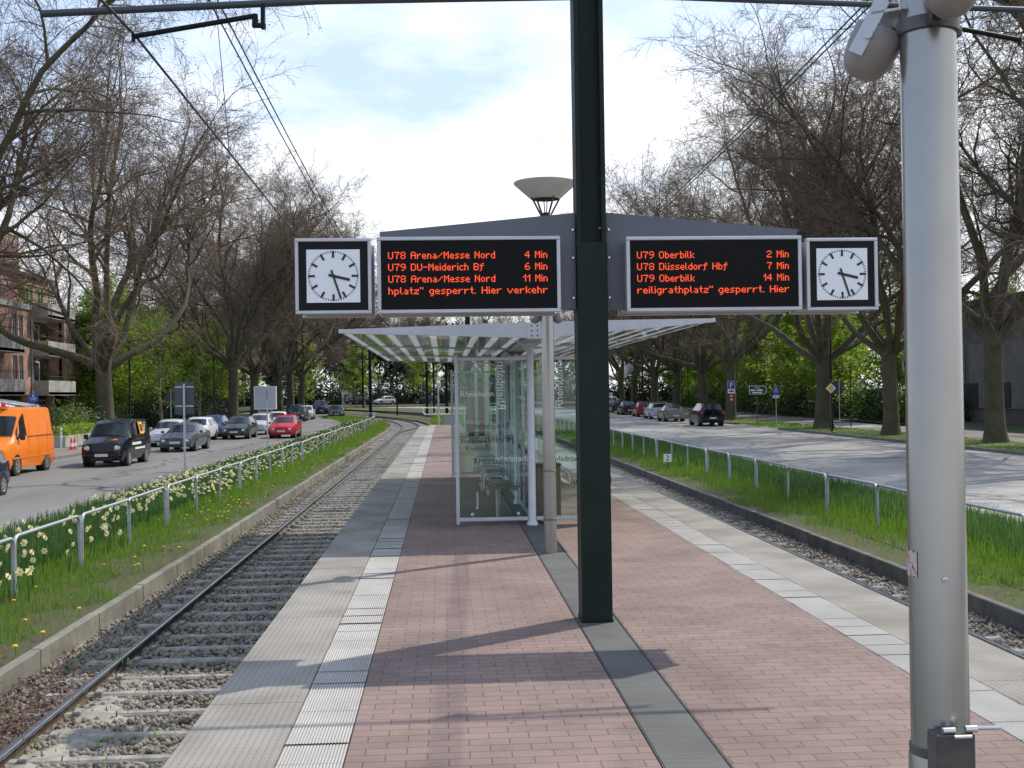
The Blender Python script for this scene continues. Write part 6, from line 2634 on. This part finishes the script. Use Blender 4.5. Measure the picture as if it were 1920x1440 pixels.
def cyc(t, z, rad=.22):
    """round blue shared path sign: white figures over a bar"""
    mb = MB()
    mb.lathe([(0, 0), (rad, 0), (rad, .012), (0, .012)], 28, (0, -.04, z), Matrix.Rotation(PI / 2, 3, 'X'), cap=False)
    o = mb.build('sign_plate', MAT['blue_sign'], t, smooth=40)
    mb = MB()
    for a, b in ((.10, .11), (-.07, -.04), (.07, -.04)):
        mb.lathe([(rad * .17, 0), (rad * .22, 0), (rad * .22, .003), (rad * .17, .003)], 14, (a * rad * 4.3 if b < 0 else 0, -.053, z + b * rad * 8 * .55), Matrix.Rotation(PI / 2, 3, 'X'), cap=False) if b < 0 else mb.box((0, -.054, z + rad * .52), (rad * .22, .003, rad * .5))
    mb.box((0, -.0535, z + rad * .05), (rad * 1.3, .003, rad * .06))
    mb.build('symbol', MAT['white'], o)
    mb = MB()
    mb.box((0, -.045, z - rad - .14), (rad * 1.7, .01, .2), .003)
    q = mb.build('extra_plate', MAT['white'], t)
    mb = MB()
    mb.box((-.06, -.0515, z - rad - .15), (.07, .003, .08))
    mb.box((.09, -.0515, z - rad - .12), (.05, .003, .09))
    mb.build('marking', MAT['black'], q)


def zat(py, Y, px=960):
    return float(at(px, py, Y)[2])


Yc = 62
t = sign_post('path_sign', 64, Yc, zat(737, Yc, 64) - gz(Yc), 'round blue path sign above the orange van', .03, base=.1)
cyc(t, zat(747, Yc, 64) - gz(Yc) - .1, .27)
Yc = 83
t = sign_post('path_sign', 1456, Yc, zat(721, Yc, 1453) - gz(Yc) - .1, 'round blue path sign on a leaning post by the side street', .03, base=.1)
cyc(t, zat(733, Yc, 1453) - gz(Yc) - .1, .28)
# parking sign
Yc = 89
t = sign_post('parking_sign', 1372, Yc, zat(705, Yc, 1371) - gz(Yc), 'blue parking sign with letter P and red white plates below, on a post', .035, 'steel_dark', .1)
z0 = zat(722, Yc, 1371) - gz(Yc) - .1
mb = MB()
mb.box((0, -.05, z0), (.56, .012, .62), .003)
o = mb.build('sign_plate', MAT['white'], t)
mb = MB()
mb.box((0, -.058, z0), (.52, .008, .58), .002)
q = mb.build('blue_field', MAT['blue_sign'], o)
text('P', 'letter', MAT['white'], .56, q, (0, -.064, z0 - .2), (PI / 2, 0, 0), 'CENTER')
mb = MB()
mb.box((0, -.05, z0 - .50), (.56, .012, .34), .003)
o = mb.build('extra_plate', MAT['white'], t)
mb = MB()
mb.box((0, -.058, z0 - .50), (.40, .004, .07), .001)
mb.box((.02, -.058, z0 - .445), (.24, .004, .05), .001)
mb.build('car_symbol', MAT['black'], o)
for k in (0, 1):
    mb = MB()
    mb.box((0, -.05, z0 - .86 - k * .28), (.28, .012, .22), .003, mi=0)
    mb.box((0, -.058, z0 - .86 - k * .28), (.18, .004, .09), .001, mi=1)
    mb.build('extra_plate', [MAT['cone_red'], MAT['white']], t)
# green direction sign
Yc = 80
t = sign_post('direction_sign', 1420, Yc, zat(720, Yc, 1420) - gz(Yc), 'dark green hotel direction sign with white lettering and arrow end', .03, 'steel_dark', .1)
z0 = zat(731, Yc, 1430) - gz(Yc) - .1
mb = MB()
mb.prism([(-.55, z0 - .30), (.55, z0 - .30), (.75, z0), (.55, z0 + .30), (-.55, z0 + .30)][::-1], -.06, -.045)
o = mb.build('sign_plate', MAT['white'], t)
mb = MB()
mb.prism([(-.52, z0 - .27), (.53, z0 - .27), (.71, z0), (.53, z0 + .27), (-.52, z0 + .27)][::-1], -.066, -.058)
q = mb.build('green_field', MAT['green_sign'], o)
text('Hotel', 'lettering', MAT['white'], .17, q, (.02, -.069, z0 + .11), (PI / 2, 0, 0), 'CENTER')
mb = MB()
for k, (w, h) in enumerate(((.30, .1), (.06, .07), (.40, .1))):       # lettering too blurred to read
    mb.box((-.30 + (0, .24, .52)[k], -.068, z0 - .02), (w, .003, h))
mb.box((.02, -.068, z0 - .18), (.7, .003, .075))
mb.build('lettering', MAT['white'], q)
# priority diamond on the street lamp side, with its own post
Yc = 66
t = sign_post('priority_sign', 1559, Yc, zat(715, Yc, 1559) - gz(Yc), 'yellow and white diamond priority sign before the plane tree', .03, 'steel_dark', .1)
z0 = zat(728, Yc, 1559) - gz(Yc) - .1
mb = MB()
rot = Matrix.Rotation(PI / 4, 3, 'Y')
mb.box((0, -.05, z0), (.43, .012, .43), .003, rot)
o = mb.build('sign_plate', MAT['white'], t)
mb = MB()
mb.box((0, -.06, z0), (.27, .008, .27), .002, rot)
mb.build('yellow_field', MAT['yellow_sign'], o)
# octagon seen from behind
Yc = 72
t = sign_post('stop_sign', 1575, Yc, zat(712, Yc, 1575) - gz(Yc), 'dark back of an octagonal sign right of the yellow diamond sign', .03, base=.1)
z0 = zat(725, Yc, 1570) - gz(Yc) - .1
mb = MB()
mb.prism([(.42 * math.cos(a) - .14, z0 + .42 * math.sin(a)) for a in [PI / 8 + k * PI / 4 for k in range(8)]][::-1], .04, .05)
mb.build('sign_plate', pbr('sign_back_blue', (.03, .04, .07), .5), t)
t = sign_post('thin_post', 1596, 77, 4.2, 'thin dark post at the path right of the octagonal sign', .035, 'green_dark', .1)
mb = MB()
mb.box((0, 0, 4.2), (.1, .1, .12), .02)
mb.build('post_cap', MAT['green_dark'], t)

# white flags on poles at the right
for k, (px, Yc, lab) in enumerate(((1190, 140, 'white flag hanging folded on a dark pole beyond the right parked cars'), (1291, 145, 'small white flag on a pole deeper between the right trees'))):
    t = thing('flag', lab, 'flag', (gx(px, Yc), Yc, gz(Yc)), 0, 'white flags')
    hh = zat(672 if k == 0 else 676, Yc, px) - gz(Yc)
    mb = MB()
    mb.tube([(0, 0, 0), (0, 0, hh)], .05, 8)
    mb.build('flag_pole', MAT['green_dark'], t)
    mb = MB()
    s = 1.0 if k == 0 else .55
    NQ = 7
    V = []
    for i in range(NQ):
        u = i / (NQ - 1)
        for z in (hh - .1 - u * .9 * s, hh - (1.5 + u * 1.0) * s):
            V.append((-.06 - u * 1.15 * s, .18 * math.sin(u * 7), z))
    mb.add(V, [(2 * i, 2 * i + 1, 2 * i + 3, 2 * i + 2) for i in range(NQ - 1)])
    o = mb.build('cloth', MAT['white'], t, smooth=60)
    md = o.modifiers.new('thickness', 'SOLIDIFY')
    md.thickness = .012

# catenary masts beyond the platform
for k, (px, Yc, w, h, lab) in enumerate(((695, 112, .34, 8.0, 'dark catenary mast at the end of the left railing'), (745, 133, .17, 8, 'thin dark mast in the meadow between the tracks'), (801, 128, .30, 8.5, 'dark mast left of the white globe lamp beyond the platform'),
                                        (814, 140, .22, 8.5, 'dark mast right beside the white globe lamp beyond the platform'), (838, 126, .34, 9, 'thick dark mast hidden partly by the shelter post'), (681, 175, .3, 9, 'farthest dark mast behind the bend'))):
    t = thing('track_mast', lab, 'mast', (gx(px, Yc), Yc, gz(Yc) - .1), 0, 'dark masts beyond the platform')
    mb = MB()
    mb.lathe([(w * .62, 0), (w * .62, .12), (w * .5, .14), (w * .42, h)], 14)
    mb.build('mast_pole', MAT['green_dark'], t, smooth=40)
    mb = MB()
    mb.tube([(0, 0, h - .5), (-1.9, 0, h - .7)], .04, 8)
    mb.build('mast_arm', MAT['green_dark'], t, smooth=40)
# white kiosk far away
Yc = 200
t = thing('kiosk', 'small white box kiosk with dark door slot in the far distance', 'kiosk', (gx(652, Yc), Yc, gz(Yc) + .1))
mb = MB()
mb.box((0, 0, 1.2), (1.9, 1.8, 2.4), .03)
mb.build('wall', MAT['white'], t)
mb = MB()
mb.box((-.35, -.905, 1.0), (.3, .02, 1.6))
mb.build('door', MAT['steel_dark'], t)
mb = MB()
mb.box((-.1, 0, 2.46), (.7, .7, .1), .02)
mb.build('roof_cap', MAT['white'], t)

# ------------------------------------------------------------------ right side: hall, gate and fence
t = thing('concrete_hall', 'long low brown grey hall with flat roof behind the rightmost plane tree', 'building', (37.5, 68, gz(70)), 0)
hw = pbr('hall_wall', (.15, .135, .125), .85, var=(1.1, .3))
mb = MB()
mb.box((6, 2, 4.2), (11, 44, 8.4))
mb.build('wall', hw, t)
mb = MB()
mb.box((6, 2, 8.62), (11.5, 44.6, .44), .03)
mb.build('roof', MAT['roof_tile'], t)
mb = MB()
for k in range(9):
    mb.box((.44, -17.5 + k * 4.7, 3.4), (.10, 3.9, 4.6), .02)
mb.build('wall_panels', pbr('hall_panel', (.20, .195, .19), .8, var=(1.4, .25)), t)
for k in range(8):
    o = bbox('window', .33, .50, -16.9 + k * 4.7, -14.6 + k * 4.7, 1.2, 2.9, MAT['steel_dark'], t)
    bbox('pane', .502, .51, -16.8 + k * 4.7, -14.7 + k * 4.7, 1.3, 2.8, MAT['house_glass'], o)
t = thing('gabled_annex', 'pale gabled annex beside the hall at the right edge', 'building', (35.2, 57.5, gz(60)), 0)
mb = MB()
mb.prism([(-.5, 0), (6, 0), (6, 4.3), (2.7, 6.6), (-.5, 4.3)][::-1], -3, 3)
mb.build('wall', pbr('annex_wall', (.30, .30, .31), .8, var=(1, .2)), t)
bbox('door', .6, 3.4, -3.03, -2.98, 0, 3.4, pbr('annex_door', (.11, .115, .125), .6), t)
t = thing('picket_fence', 'pale steel picket fence behind the rightmost plane tree', 'fence', (31.2, 0, gz(50) + .08), 0)
mb = MB()
for k in range(150):
    y = 36 + k * .14
    mb.box((0, y, .78), (.022, .03, 1.4))
mb.build('pickets', pbr('fence_paint', (.33, .35, .37), .5, var=(1, .1)), t)
mb = MB()
for z in (.16, 1.42):
    mb.box((.03, 46.5, z), (.03, 21, .045))
for k in range(9):
    mb.box((.04, 36 + k * 2.62, .78), (.07, .07, 1.56))
mb.build('fence_rails', bpy.data.materials['fence_paint'], t)
t = thing('gate_post', 'thick white gate post at the end of the picket fence', 'post', (31.2, 57.7, gz(57) + .05))
mb = MB()
mb.box((0, 0, .82), (.62, .62, 1.75), .02)
mb.build('pillar', MAT['white'], t)
mb = MB()
mb.box((0, 0, 1.72), (.70, .70, .08), .015)
mb.build('pillar_cap', MAT['concrete'], t)
strip('hall_lawn', MAT['verge'], [(28.7, y) for y in (30, 40, 50, 58)], [(31.3, y) for y in (30, 40, 50, 58)], .085, 3)
